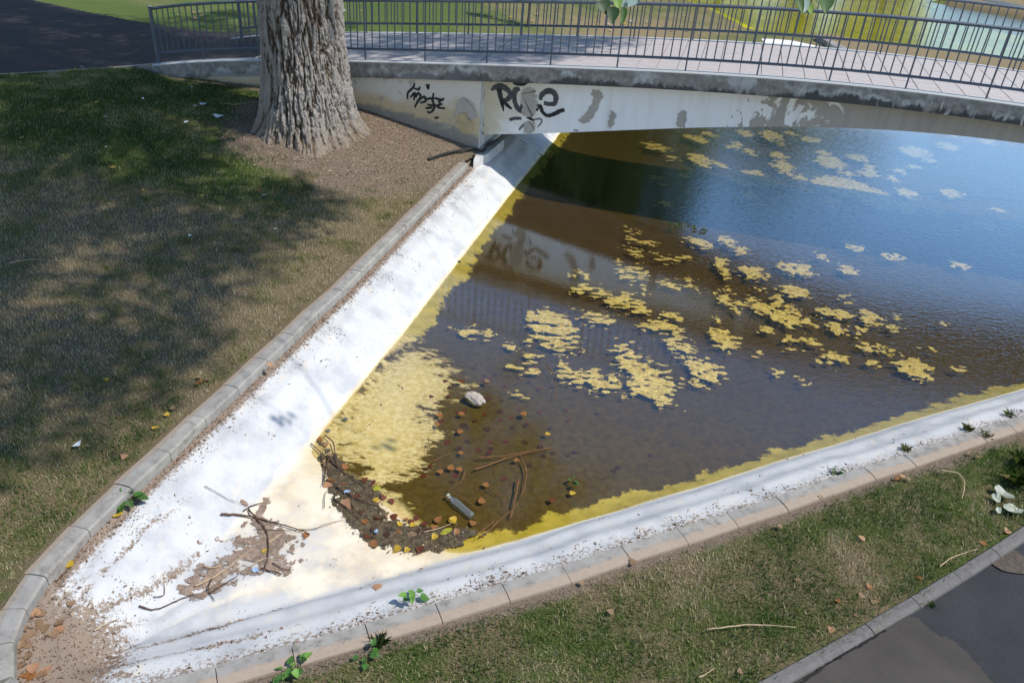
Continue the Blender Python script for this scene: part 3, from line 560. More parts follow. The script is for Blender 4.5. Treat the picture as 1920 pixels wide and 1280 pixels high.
slabthing('far_bank', [tuple(gp(x, y, z)[:2]) for (x, y), z in zip(q, (-.3, -.3, .1, .1))], [-.3, -.3, .1, .1], -.8, M_WHITE, 'white painted bank on the opposite side of the far pond', 'bank')

# ------------------------------------------------------------------ poplar by the bridge
TC = np.array([-3.56, 12.62]); nth, zz_ = 560, np.r_[np.linspace(.0, 2.9, 400), np.linspace(2.95, 5.2, 60)]
th = np.linspace(0, 2*math.pi, nth, endpoint=False); TT, ZZ = np.meshgrid(th, zz_); zr = ZZ-.25
cx, sx = np.cos(TT), np.sin(TT)
base = .635-.02*zr+.24*np.exp(-np.maximum(zr, -.1)/.26)*(1+.28*np.sin(TT*5+1.1)+.2*np.sin(TT*9+.4))+.06*np.exp(-zr/.9)
base = base+.035*np.sin(TT*3+zr*.5)
warp = fbm(cx*2.2+5, sx*2.2, ZZ*.9, 3, 40)-.5; warp2 = fbm(cx*5, sx*5+3, ZZ*2.2, 3, 50)-.5
uu = TT*.65
def rid(t): return np.abs(np.sin(t))
f1 = rid((uu*12+ZZ*2.0+warp*6+warp2*4.5)); f2 = rid((uu*12-ZZ*2.3+warp*5.2-warp2*5+1.3))
low = sst(1.3, .5, zr); f1l = rid(uu*14+warp*5+warp2*4.5)
plate = np.minimum(f1, f2)*(1-low)+f1l*low
fine = fbm(cx*22, sx*22, ZZ*7.5, 4, 60); crk = np.abs(fbm(cx*11, sx*11, ZZ*3.2, 4, 70)-.5)*2; ck2 = np.abs(fbm(cx*24, sx*24, ZZ*9, 3, 71)-.5)*2
disp = .060*np.minimum(plate*1.5, 1.)**.7+.045*(fine-.5)+.045*np.minimum(crk*5, 1)+.020*np.minimum(ck2*5, 1)+.018*(fbm(cx*34, sx*34, ZZ*26, 2, 75)-.5)
RR = base-.07+disp*(.75+.25*low)
V = np.stack([TC[0]+RR*cx, TC[1]+RR*sx, ZZ], -1).reshape(-1, 3); nz = len(zz_)
I = (np.arange(nz-1)[:, None]*nth+np.arange(nth)[None]); J = (np.arange(nz-1)[:, None]*nth+(np.arange(nth)[None]+1) % nth)
q = np.stack([I, J, J+nth, I+nth], -1).reshape(-1, 4)
m = NM('poplar_bark'); t = m.attr('ridge'); n2 = m.noise(14, 6, .7, stretch=(1, 1, .4)); z = m.xyz()[2]
c = m.mix(m.ramp(m.math('ADD', t, m.math('MULTIPLY', m.math('SUBTRACT', n2, .5), .5)), .3, .7), (.10, .075, .055), (.30, .275, .25))
c = m.mix(m.math('MULTIPLY', m.ramp(m.math('ADD', z, m.math('MULTIPLY', n2, .5)), 1.1, .35), .75), c, m.mix(n2, (.16, .115, .075), (.28, .21, .14)))
m.bump(m.noise(55, 6, .75, stretch=(1, 1, .35)), .8, .015); M_BARK = m.fin(c, .95, .1)
tree = tag(empty('poplar_tree', (0, 0, 0)), 'stout grey poplar with deeply furrowed bark beside the footbridge', 'tree')
link('trunk', mesh(V, q, 'trunk', dict(ridge=np.clip((disp-.03)/.10, 0, 1).ravel())), M_BARK, tree, smooth=True)
M_LEAF = tinted('poplar_leaves', [(0, (.030, .060, .012)), (.5, (.055, .10, .018)), (.85, (.10, .15, .03)), (1, (.26, .20, .03))], .45, .35, .4)
def leafcloud(C, rad, n, size, seed=0):                # diamond leaves scattered in clumps
    r = np.random.default_rng(seed); C = np.repeat(C, n, 0); rad = np.repeat(np.broadcast_to(rad, (len(C)//n,)), n)
    d = r.normal(size=(len(C), 3)); d /= np.linalg.norm(d, axis=1)[:, None]; P = C+d*(rad*r.random(len(C))**.4)[:, None]*[1, 1, .7]
    a = r.normal(size=P.shape); a /= np.linalg.norm(a, axis=1)[:, None]; b = np.cross(a, r.normal(size=P.shape)); b /= np.linalg.norm(b, axis=1)[:, None]
    L = size*(.7+.6*r.random(len(P)))[:, None]
    V = np.stack([P-a*L*.5, P+b*L*.42-a*L*.12, P+a*L*.55, P-b*L*.42-a*L*.12], 1).reshape(-1, 3)
    return mesh(V, np.arange(len(V)).reshape(-1, 4), 'leaves', dict(tint=np.repeat(np.clip(r.normal(.45, .22, len(P)), 0, 1), 4)))
def limb(root, pts, r0, r1, mat, name='limb'):
    P = spline(pts, 6); P[1:-1] += rng.normal(0, r0*.12, (len(P)-2, 3)); return link(name, tube(P, np.linspace(r0, r1, len(P)), 9), mat, root, smooth=True)
# crown: clumps hang where their shade falls on the lawn, the path and the near end of the deck
SH = [(.93, [hitl(*p) for p in ((-160, 330), (0, 150), (270, 135), (440, 160), (470, 240), (455, 300), (350, 420), (200, 450), (0, 560), (-160, 700))]),
      (.85, [hitl(*p) for p in ((-200, 400), (0, 400), (200, 400), (420, 330), (560, 330), (690, 390), (640, 450), (550, 540), (470, 650), (350, 780), (180, 880), (-200, 960))]),
      (.88, [world(-4, -.1, 0), world(3.4, -.1, 0), world(4.6, 2.6, 0), world(-4, 2.6, 0)]),
      (.90, [(-25, 10), (-9, 13.7), (-6.7, 14.4), world(-3.5, 2.4, 0), (-8.7, 18.6), (-12, 20.2), (-25, 25)]),
      (.8, [(-10, 18.6), (-6.3, 17.7), (-4.6, 17.2), (-4.3, 19.5), (-8, 22)])]
cl = []; nrm = 0
for dens, poly in SH:
    poly = [tuple(p[:2]) for p in poly]; P = np.array(poly); lo, hi = np.maximum(P.min(0), (-15, 4)), P.max(0); N = int(dens**2*(hi[0]-lo[0])*(hi[1]-lo[1])*14)
    N = int(N*(1.35 if sum(p[1] for p in poly)/len(poly) < 13 else 1)); xy = lo+(hi-lo)*rng.random((N, 2)); k = spoly(xy[:, 0], xy[:, 1], poly) > .22
    for x, y in xy[k]:
        h = rng.uniform(7.0, 12.0); cl.append((x+SD[0]*h/SD[2], y+SD[1]*h/SD[2], h+.4))
extra = np.c_[rng.normal(-4.5, 2.2, 90), rng.normal(16.2, 1.5, 90), rng.uniform(6.0, 12.5, 90)]
extra2 = np.c_[rng.normal(-4, 2.5, 60), rng.normal(13, 2, 60), rng.uniform(10, 13.5, 60)]
cl = np.vstack([np.array(cl), extra, extra2])
link('crown', leafcloud(cl, .5, 40, .13, 3), M_LEAF, tree)
T3 = lambda x, y, z: np.array([x, y, z])
b0 = T3(TC[0], TC[1], 4.6)
limb(tree, [b0+T3(0, 0, -.5), T3(-3.2, 12.7, 7), T3(-3.6, 13.2, 10), T3(-3.4, 13.4, 13)], .60, .10, M_BARK)
for tgt in ((1.2, 11.5, 8.2), (-.6, 8.4, 7.6), (-2.4, 9.6, 9), (2.2, 13.4, 8.6), (-5.2, 15.8, 9), (-2.2, 16.6, 8.8), (-6.6, 12.4, 10), (-.8, 6.6, 8.2), (.8, 9.4, 9)):
    t = np.array(tgt); k = rng.uniform(.0, .5); limb(tree, [b0+T3(0, 0, -.2+k), b0*.6+t*.4+T3(0, 0, .7), b0*.25+t*.75+T3(0, 0, .5), t], .26, .04, M_BARK)
# the leaves of low twigs that hang into view
def leafshape(w, l, fold=.15, n=7):                     # a poplar leaf: stalk, broad base, drawn-out tip; lies in x-y, tip at +y
    t = np.linspace(0, 1, n); hw = w/2*np.array([.0, .78, 1., .88, .58, .26, 0.])[:n]; y = l*np.array([.0, .07, .26, .48, .70, .87, 1.]); V = []
    for i in range(n): V += [(-hw[i], y[i], fold*hw[i]), (0, y[i], 0.-.04*l*math.sin(t[i]*3)), (hw[i], y[i], fold*hw[i])]
    f = [];
    for i in range(n-1): a = 3*i; f += [[a, a+1, a+4, a+3], [a+1, a+2, a+5, a+4]]
    V += [(-.0015, 0, 0), (.0015, 0, 0), (.001, -l*.45, .01), (-.001, -l*.45, .01)]; k = 3*n; f.append([k, k+1, k+2, k+3]); return mesh(np.array(V), f)
LG = leafmat('leaf_green', (.045, .105, .022), (.07, .15, .03)); LG2 = leafmat('leaf_bright', (.16, .29, .04), (.22, .34, .06)); LP = leafmat('leaf_pale', (.42, .52, .48), (.30, .42, .36), .3); LDK = leafmat('leaf_dark', (.025, .062, .018), (.035, .085, .02))
for px, py, dep, wpx, lpx, ang, tilt, mt in ((1127, 2, 5.0, 30, 26, 20, .4, LDK), (1150, 13, 5.0, 25, 31, -5, .15, LDK), (1171, 14, 5.05, 13, 34, -8, .3, LG), (1156, -4, 5.02, 20, 22, 10, .5, LG2), (1178, 2, 5.1, 24, 17, -60, .3, LP), (1191, -3, 5.08, 20, 20, -40, .6, LP), (1496, -6, 4.9, 18, 32, 15, .3, LG), (1511, -2, 4.95, 16, 28, -6, .5, LP), (1517, 8, 4.97, 15, 22, 10, .4, LG2), (1549, -8, 4.9, 32, 32, -4, .2, LG), (1530, -12, 5., 25, 25, 30, .3, LDK)):
    p = CAM+ray(px, py)*dep; k = dep/F; o = link('leaf', leafshape(wpx*k*1.0, lpx*k*1.08, .25), mt, tree, smooth=True)
    Y = -U2*math.cos(math.radians(ang))+R2*math.sin(math.radians(ang)); Y = Y/np.linalg.norm(Y); Zv = -FW+tilt*np.array([.4, 0, .7]); Xv = np.cross(Y, Zv); Xv /= np.linalg.norm(Xv); Zv = np.cross(Xv, Y)
    o.matrix_local = Matrix(((Xv[0], Y[0], Zv[0], p[0]), (Xv[1], Y[1], Zv[1], p[1]), (Xv[2], Y[2], Zv[2], p[2]), (0, 0, 0, 1)))
M_TWIG = simple('twig_green', (.10, .09, .04), (.07, .06, .03))
for px in ((1160, 5.03), (1520, 4.95)):
    p = CAM+ray(px[0], -14)*px[1]; link('twig', tube(spline([p+T3(0, 0, -.02), p+T3(-.1, .2, .7), T3(-.3, 7.6, 6.6)], 8), np.linspace(.003, .012, 17), 5), M_TWIG, tree)
# ---- other trees that only shade the place or show in the water
def park_tree(x, y, z, h, r, label, mat, seed, n=90, tr=.22, leaf=.3, cb=.42):
    root = tag(empty('park_tree', (x, y, z)), label, 'tree'); r_ = np.random.default_rng(seed); h0 = h*cb
    limb(root, [T3(0, 0, -.2), T3(.1, .05, h0*.6), T3(-.1, .1, h*.75)], tr, tr*.3, M_BARK, 'trunk')
    d = r_.normal(size=(n, 3)); d /= np.linalg.norm(d, axis=1)[:, None]; C = d*(r_.random(n)**.45)[:, None]*[r, r, (h-h0)*.5]+[0, 0, (h+h0)/2]
    for k in range(5): limb(root, [T3(0, 0, h0*.9), C[k]*.5+T3(0, 0, h0*.4), C[k]], tr*.45, .03, M_BARK)
    link('crown', leafcloud(C, r*.27, 60, leaf, seed), mat, root); return root
M_LEAF2 = tinted('autumn_leaves', [(0, (.10, .13, .015)), (.5, (.22, .26, .025)), (1, (.36, .34, .04))], .5, .35, .3)
park_tree(10.0, 49, 0, 11, 3.6, 'broad yellowing tree on the far side of the far pond', M_LEAF2, 5, 230, .14, leaf=.4, cb=.06)
park_tree(15.2, 50, 0, 12, 4.0, 'tall yellow-green tree standing between two trees beyond the far pond', M_LEAF2, 6, 230, .14, leaf=.4, cb=.06)
park_tree(20.4, 52, 0, 9, 3.0, 'low yellow tree beyond the far pond beside the white bank', M_LEAF2, 8, 230, .14, leaf=.4, cb=.06)
park_tree(3.0, 55, 0, 13, 5, 'dark green tree on the lawn beyond the far pond', M_LEAF, 11, leaf=.4, cb=.12)
park_tree(4.4, 35, 0, 13, 3.4, 'dense dark tree on the grass beyond the bridge and the sapling', M_LEAF, 14, 170, .18, .3, .10)
park_tree(-1.5, 38, 0, 13, 4, 'dark round tree standing behind the sunny grass beyond the path', M_LEAF, 15, 150, .2, .3, .12)
park_tree(1.4, 34, 0, 12, 3.0, 'dark leafy tree between two dark trees on the grass beyond the bridge', M_LEAF, 16, 150, .16, .3, .10)
# sapling behind the bridge
def hitf(px, py):
    z = .3
    for _ in range(14):
        p = gp(px, py, z); z = .6*z+.4*float(zfar(np.array([p[0]]), np.array([p[1]]))[0])
    return gp(px, py, z)
p = hitf(988, 51); sp = tag(empty('sapling', tuple(p)), 'thin young sapling on the sunny grass behind the far railing', 'tree')
limb(sp, [T3(0, 0, -.1), T3(.03, 0, .5), T3(-.06, .05, 1.1), T3(.0, 0, 2.4)], .035, .012, M_BARK, 'trunk')
limb(sp, [T3(.03, 0, .55), T3(.35, .1, 1.0), T3(.6, 0, 1.6)], .02, .008, M_BARK); limb(sp, [T3(0, 0, .9), T3(-.4, .1, 1.5)], .016, .006, M_BARK)
cs = np.array([(.62, 0, 1.7), (.5, .1, 1.3), (-.4, .1, 1.6), (0, 0, 2.2), (.2, 0, 1.9), (-.2, .1, 2.0), (.3, .2, 2.3)]); link('crown', leafcloud(cs, .33, 60, .10, 12), M_LEAF, sp)

# ------------------------------------------------------------------ grass blades
M_BLADE = tinted('grass_blades', [(0, (.055, .105, .026)), (.35, (.125, .185, .042)), (.6, (.26, .26, .10)), (.8, (.42, .355, .19)), (1, (.60, .50, .33))], .7, .42, .2)
def blades(name, n, x0, x1, y0, y1, ok, zf, at, seed, ln=(.022, .05), wd=.0042):
    r = np.random.default_rng(seed); x = r.uniform(x0, x1, n); y = r.uniform(y0, y1, n); k = ok(x, y); x, y = x[k], y[k]
    A = at(x, y, None); n1 = fbm(x*2.2, y*2.2, seed=80); n2 = fbm(x*8, y*8, seed=81)
    g = np.clip(A['green']+1.6*(n1-.5)+1.0*(n2-.5), 0, 1); dens = np.clip(1.05-A['bare']+.9*(n2-.5)+.5*(n1-.5), 0, 1); k = r.random(len(x)) < dens; x, y, g, n2 = x[k], y[k], g[k], n2[k]
    z = zf(x, y); a = r.uniform(0, 2*math.pi, len(x)); L = r.uniform(*ln, len(x))*(.6+.8*n2); lean = r.normal(.0, .75, len(x)); w = wd*r.uniform(.6, 1.4, len(x))
    dx, dy = np.cos(a), np.sin(a); hl = L*np.sin(np.clip(lean, -1.35, 1.35)); hz = L*np.cos(np.clip(lean, -1.35, 1.35))
    V = np.stack([np.c_[x-dy*w, y+dx*w, z-.004], np.c_[x+dy*w, y-dx*w, z-.004], np.c_[x+dx*hl, y+dy*hl, z+hz]], 1).reshape(-1, 3)
    t = np.clip(.92-.85*g+r.normal(0, .17, len(x)), 0, 1); st_ = r.random(len(x)) < .10; t = np.where(st_, r.uniform(.85, 1, len(x)), t)
    o = link(name, mesh(V, np.arange(len(V)).reshape(-1, 3), name, dict(tint=np.repeat(t, 3))), M_BLADE); return o
okl = lambda x, y: inpoly(x, y, lp) & (segdist(x, y, KERB_L) > .205) & (np.hypot(x-TC[0], y-TC[1]) > .95)
o = blades('lawn_grass', 620000, -9.3, -.9, 2.6, 14.4, okl, zlawn, lawn_attr, 1); tag(o, 'short half-dry grass of the shaded lawn', 'grass', kind='stuff')
okv = lambda x, y: inpoly(x, y, VERGE) & (segdist(x, y, KERB_R) > .215) & (segdist(x, y, EDGE) > .03)
o = blades('verge_grass', 330000, -2.2, 6.8, 1.6, 7.6, okv, zverge, verge_attr, 2, (.022, .055), .004); tag(o, 'short green and straw grass of the sunny verge', 'grass', kind='stuff')
o = blades('verge_grass', 9000, 1.2, 5., 2.9, 5.6, lambda x, y: inpoly(x, y, VERGE) & (segdist(x, y, EDGE) < .13), zverge, lambda x, y, z: dict(green=.95+0*x, bare=.25+0*x), 5, (.05, .11), .004); tag(o, 'longer dark green grass hanging over the edging stones', 'grass', kind='stuff')
o = blades('kerb_tuft', 6000, -2.2, 6.5, 2.4, 7.4, lambda x, y: inpoly(x, y, VERGE) & (segdist(x, y, KERB_R) < .27) & (segdist(x, y, KERB_R) > .19) & (fbm(x*2.5, y*2.5, seed=77) > .55), zverge, lambda x, y, z: dict(green=.8+0*x, bare=0*x), 6, (.04, .08), .004); tag(o, 'grass growing up against the back of the stained kerb', 'grass', kind='stuff')

MARKS = [('the plastic bottle', gp(862, 947, WZ)), ('the pale rock', gp(890, 748, WZ)), ('the longest floating stick', gp(950, 850, WZ)), ('the sprig in the water', gp(1072, 905, WZ)), ('the dried mud crust', gp(500, 1010, -.43)), ('the broad-leaved kerb weed', gp(238, 942, -.2)), ('the pile of twigs', gp(620, 880, -.45)), ('the tip of the kerb', gp(60, 1200, -.1)), ('the poplar trunk', gp(560, 285, .3)), ('the path edging', gp(150, 130, .6)), ('the clover-like weed', gp(525, 388, .1)), ('the white paper scraps', gp(385, 205, .4)), ('the pale verge stick', gp(1400, 1175, 0)), ('the torn pale leaves', gp(1885, 940, 0)), ('the edging stones', gp(1700, 1120, 0)), ('the stained kerb', gp(1560, 915, 0)), ('the sapling', np.array([0, 23, .5]))]
def beside(p, r=1.1):
    d = [(math.hypot(p[0]-q[0], p[1]-q[1]), n) for n, q in MARKS]; d = min(d); return f' near {d[1]}' if d[0] < r else ''
# ------------------------------------------------------------------ films on the pond floor: mud, algae
def patch(name, poly, zf, mat, cell=.02, sc=6, thr=.0, amp=.5, soft=.25, thick=0., st=(1, 1), seed=0, jit=.35):
    P = np.array([q[:2] for q in poly]); lo, hi = P.min(0)-.1, P.max(0)+.1; nx, ny = (np.ceil((hi-lo)/cell).astype(int)+1)
    X, Y = np.meshgrid(lo[0]+cell*np.arange(nx), lo[1]+cell*np.arange(ny)); cx, cy = X[:-1, :-1]+cell/2, Y[:-1, :-1]+cell/2
    f = np.clip(spoly(cx, cy, poly)/soft, -1.2, 1)+amp*2*(fbm(cx*sc*st[0], cy*sc*st[1], o=5, seed=seed)-.5)
    k = (f > thr).ravel()
    if k.sum() < 4: return None
    I = (np.arange(ny-1)[:, None]*nx+np.arange(nx-1)[None]).ravel()[k]; q = np.c_[I, I+1, I+nx+1, I+nx]; used, inv = np.unique(q, return_inverse=True); q = inv.reshape(q.shape)
    x = X.ravel()[used]+rng.uniform(-jit, jit, len(used))*cell; y = Y.ravel()[used]+rng.uniform(-jit, jit, len(used))*cell; z = zf(x, y)
    if thick: z = z+thick*(fbm(x*14, y*14, o=3, seed=seed+3))**1.5
    return link(name, mesh(np.c_[x, y, z], q, name), mat, smooth=True)
zbo = lambda d: (lambda x, y: zb(x, y)+d)
def PX(pts, z=-.44): return [gp(x, y, z) for x, y in pts]
m = NM('dry_mud'); m.bump(m.noise(60, 6), .8, .01); m.fin(m.mix(m.ramp(m.noise(25, 6), .35, .65), (.34, .25, .19), (.22, .16, .12)), .95, .1); M_MUD = see_through(m, m.ramp(m.noise(22, 8, .78), .38, .50)); M_WET = NM('wet_mud'); M_WET.bump(M_WET.noise(50, 6, .7), .7, .01); M_WET = M_WET.fin(M_WET.mix(M_WET.ramp(M_WET.noise(18, 6, .7), .35, .65), (.050, .036, .016), (.135, .105, .055)), .4, .5)
o = patch('dried_mud', PX(((455, 958), (492, 945), (530, 978), (556, 1020), (550, 1066), (505, 1078), (480, 1090), (440, 1060), (425, 1020), (465, 1000))), zbo(.002), M_MUD, .010, 13, .34, 2.0, .12, .022, seed=3); tag(o, 'crust of dried brown mud on the white pond floor', 'mud')
o = patch('dried_mud', PX(((330, 1105), (400, 1055), (470, 1035), (490, 1050), (430, 1090), (410, 1120), (360, 1125))), zbo(.002), M_MUD, .010, 15, .25, 2.0, .10, .02, st=(1, 1.6), seed=8); tag(o, 'ragged brown mud strip tangled with twigs near the dried crust', 'mud')
o = patch('wet_mud', PX(((600, 825), (622, 835), (640, 870), (672, 898), (700, 905), (722, 950), (745, 985), (800, 985), (880, 985), (905, 1000), (870, 1018), (790, 1040), (730, 1032), (668, 1010), (640, 975), (625, 930), (606, 880)), -.45), lambda x, y: np.maximum(zb(x, y)+.004, WZ+.003), M_WET, .010, 13, .12, 1.1, .09, .012, seed=5); tag(o, 'dark wet mud full of leaves at the shallow water edge', 'mud')
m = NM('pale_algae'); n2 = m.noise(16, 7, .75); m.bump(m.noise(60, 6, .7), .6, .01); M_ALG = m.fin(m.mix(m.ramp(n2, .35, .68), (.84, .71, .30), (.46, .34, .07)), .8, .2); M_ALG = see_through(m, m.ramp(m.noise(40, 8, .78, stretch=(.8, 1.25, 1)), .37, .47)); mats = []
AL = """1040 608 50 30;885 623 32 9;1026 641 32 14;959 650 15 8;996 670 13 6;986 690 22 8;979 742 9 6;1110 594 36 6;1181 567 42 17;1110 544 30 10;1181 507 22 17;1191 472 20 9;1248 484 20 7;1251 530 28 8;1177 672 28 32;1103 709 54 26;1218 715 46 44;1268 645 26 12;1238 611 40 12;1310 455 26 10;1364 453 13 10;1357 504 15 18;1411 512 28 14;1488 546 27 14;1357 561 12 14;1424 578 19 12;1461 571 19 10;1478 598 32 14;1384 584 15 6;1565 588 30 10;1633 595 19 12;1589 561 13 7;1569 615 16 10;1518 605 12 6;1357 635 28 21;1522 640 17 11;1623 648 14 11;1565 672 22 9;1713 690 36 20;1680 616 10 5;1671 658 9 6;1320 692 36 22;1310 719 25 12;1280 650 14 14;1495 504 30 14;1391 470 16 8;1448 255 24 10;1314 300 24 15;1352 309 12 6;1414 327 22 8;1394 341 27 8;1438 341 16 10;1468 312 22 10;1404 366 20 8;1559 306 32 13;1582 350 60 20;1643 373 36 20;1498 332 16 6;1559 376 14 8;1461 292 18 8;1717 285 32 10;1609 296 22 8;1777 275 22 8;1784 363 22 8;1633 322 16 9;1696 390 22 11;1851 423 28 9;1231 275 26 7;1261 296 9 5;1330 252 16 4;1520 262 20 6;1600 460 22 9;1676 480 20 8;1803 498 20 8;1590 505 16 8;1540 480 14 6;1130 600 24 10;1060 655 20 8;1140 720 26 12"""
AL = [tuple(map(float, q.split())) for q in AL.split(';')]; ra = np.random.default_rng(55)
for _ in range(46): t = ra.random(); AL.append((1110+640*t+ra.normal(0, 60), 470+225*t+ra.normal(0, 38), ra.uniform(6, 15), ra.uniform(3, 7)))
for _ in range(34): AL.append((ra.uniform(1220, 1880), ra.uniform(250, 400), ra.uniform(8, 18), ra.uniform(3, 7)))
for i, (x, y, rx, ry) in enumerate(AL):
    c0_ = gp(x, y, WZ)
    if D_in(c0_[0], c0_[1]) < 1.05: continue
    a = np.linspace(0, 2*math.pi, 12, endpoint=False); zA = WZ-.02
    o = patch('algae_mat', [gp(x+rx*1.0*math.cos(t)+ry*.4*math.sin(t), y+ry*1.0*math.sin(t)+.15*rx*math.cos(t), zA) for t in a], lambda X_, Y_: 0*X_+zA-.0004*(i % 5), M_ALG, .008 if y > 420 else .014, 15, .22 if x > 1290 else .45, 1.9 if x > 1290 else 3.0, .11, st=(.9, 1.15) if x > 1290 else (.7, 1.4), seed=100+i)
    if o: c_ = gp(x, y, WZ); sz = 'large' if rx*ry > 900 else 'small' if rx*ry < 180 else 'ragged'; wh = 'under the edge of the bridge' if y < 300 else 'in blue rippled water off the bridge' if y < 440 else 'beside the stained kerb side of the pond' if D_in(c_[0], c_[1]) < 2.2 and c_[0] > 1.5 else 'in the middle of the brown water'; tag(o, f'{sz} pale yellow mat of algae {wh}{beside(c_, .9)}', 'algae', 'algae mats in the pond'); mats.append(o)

# ------------------------------------------------------------------ litter
LM = dict(o=leafmat('leaf_orange', (.40, .18, .055), (.27, .105, .035)), y=leafmat('leaf_yellow', (.66, .46, .05), (.56, .34, .04)), r=leafmat('leaf_russet', (.20, .055, .022), (.11, .032, .016)), p=leafmat('leaf_peach', (.58, .33, .19), (.46, .24, .12)), g=leafmat('leaf_lime', (.48, .47, .06), (.38, .36, .04)), d=leafmat('leaf_sodden', (.060, .032, .018), (.10, .045, .022)), b=leafmat('leaf_brown', (.36, .24, .14), (.26, .16, .09)), w=leafmat('leaf_bleached', (.60, .57, .48), (.46, .42, .34)))
WORD = dict(o='orange', y='bright yellow', r='russet', p='peach', g='lime yellow', d='dark sodden', b='dry brown', w='bleached pale')
LV = {}
for k, mt in LM.items():
    LV[k] = []
    for v in range(3):
        me = leafshape(1, 1.08, (.10, .35, -.25)[v]); co = np.empty(len(me.vertices)*3); me.vertices.foreach_get('co', co); co = co.reshape(-1, 3); co[:, 1] -= .5; co[:, 2] += (.16, .35, .1)[v]*(co[:, 1]**2)+(.0, .12, .05)[v]*co[:, 0]*co[:, 1]+.04
        me.vertices.foreach_set('co', co.ravel().astype(np.float32)); me.materials.append(mt); me.shade_smooth(); LV[k].append(me)
def fleaf(p, k, place, size=.075, flat=False):
    o = bpy.data.objects.new('fallen_leaf', LV[k][rng.integers(3)]); COL.objects.link(o); s = size*rng.uniform(.75, 1.15); o.location = tuple(p); o.scale = (s, s*rng.uniform(.9, 1.15), s*(.5 if flat else rng.uniform(.5, 1.0)))
    o.rotation_euler = (0 if flat else rng.normal(0, .18), 0 if flat else rng.normal(0, .18), rng.uniform(0, 6.28)); sz = 'small ' if s < size*.86 else 'large ' if s > size*1.04 else ''; lb = f'{sz}{WORD[k]} fallen leaf {place}{beside(p)}'; tag(o, lb if len(lb.split()) <= 16 else f'{WORD[k]} leaf {place}{beside(p)}', 'leaf', f'{WORD[k]} leaves {place}'); return o
def surf(px, py, dz=.004):
    p = hitb(px, py); 
    if p[2] < WZ: p = gp(px, py, WZ)
    p[2] += dz; return p
C4 = lambda x, y: (560+x/4.267, 760+y/4.267); C5 = lambda x, y: (780+x/3.657, 680+y/3.657); C1 = lambda x, y: (x/2.977, 850+y/2.977); C0 = lambda x, y: (x/2.977, y/2.977); C3 = lambda x, y: (1280+x/2.977, 850+y/2.977)
for x, y, k in ((170, 275, 'o'), (220, 315, 'p'), (255, 410, 'b'), (375, 495, 'o'), (255, 600, 'o'), (235, 640, 'p'), (350, 635, 'o'), (530, 600, 'r'), (585, 625, 'r'), (620, 670, 'g'), (620, 760, 'y'), (680, 740, 'r'), (745, 772, 'r'), (375, 780, 'p'), (395, 815, 'p'), (530, 940, 'o'), (805, 955, 'y'), (915, 970, 'y'), (795, 1015, 'o'), (860, 920, 'o'), (945, 905, 'r'), (900, 930, 'r'), (1010, 960, 'r'), (1085, 975, 'o'), (1160, 1020, 'g'), (1200, 1000, 'g'), (1235, 915, 'y'), (1085, 1060, 'y'), (600, 1115, 'o'), (785, 1160, 'y'), (865, 1165, 'y'), (970, 1165, 'r'), (630, 900, 'r'), (910, 1040, 'b'), (700, 870, 'b'), (550, 1050, 'r'), (1260, 1020, 'o'), (1040, 1000, 'd'), (60, 1040, 'p'), (1120, 920, 'o'), (470, 730, 'r'), (500, 860, 'd'), (760, 900, 'r'), (980, 1010, 'd'), (210, 480, 'b'), (600, 1000, 'd'), (700, 1040, 'd')):
    fleaf(surf(*C4(x, y), .012), k, 'on the wet mud', .068)
for x, y, k in ((310, 125, 'r'), (485, 125, 'b'), (165, 360, 'o'), (315, 350, 'o'), (150, 420, 'o'), (300, 470, 'o'), (310, 615, 'o'), (240, 718, 'o'), (300, 730, 'o'), (165, 745, 'o'), (480, 835, 'o'), (450, 945, 'o'), (930, 940, 'r'), (1075, 890, 'y'), (905, 485, 'y'), (740, 345, 'o'), (690, 665, 'o'), (250, 1080, 'y'), (280, 1160, 'o'), (330, 1165, 'o'), (390, 1095, 'o'), (150, 1070, 'o')):
    fleaf(gp(*C5(x, y), WZ+.003), k, 'afloat in the shallow water', .062, True)
for x, y in [(270, 770), (350, 540), (330, 430), (65, 730), (100, 710), (50, 775), (250, 820), (660, 440), (760, 420), (850, 340), (510, 545), (620, 540), (580, 395), (470, 360), (600, 800), (940, 620), (430, 600)]+[(rng.uniform(-20, 1050), rng.uniform(20, 640)) for _ in range(46)]:
    fleaf(hitb(*C5(x, y), .004), 'd' if rng.random() < .5 else 'r', 'sunk under the brown water', .06, True)
for _ in range(26):
    p = hitb(rng.uniform(950, 1500), rng.uniform(640, 900), .004)
    if D_in(p[0], p[1]) > 1.15: fleaf(p, 'd', 'sunk under the brown water', .06, True)
for x, y, k in ((200, 890, 'p'), (225, 895, 'b'), (330, 950, 'b'), (390, 625, 'y'), (655, 342, 'y'), (140, 1030, 'b'), (180, 1010, 'b'), (150, 1070, 'b'), (160, 1140, 'b'), (190, 1210, 'p'), (170, 1250, 'o'), (140, 1240, 'o'), (230, 1240, 'b'), (120, 1180, 'b'), (250, 980, 'b'), (400, 840, 'b'), (300, 1010, 'b'), (215, 960, 'b'), (330, 985, 'p'), (120, 1075, 'b'), (135, 985, 'b'), (265, 1215, 'p'), (1480, 550, 'y'), (1710, 462, 'o'), (200, 748, 'p')):
    fleaf(surf(*C1(x, y), .010), k, 'on the dirty white pond bank', .066)
fleaf(surf(707, 1101, .008), 'p', 'alone on the white bank', .09)
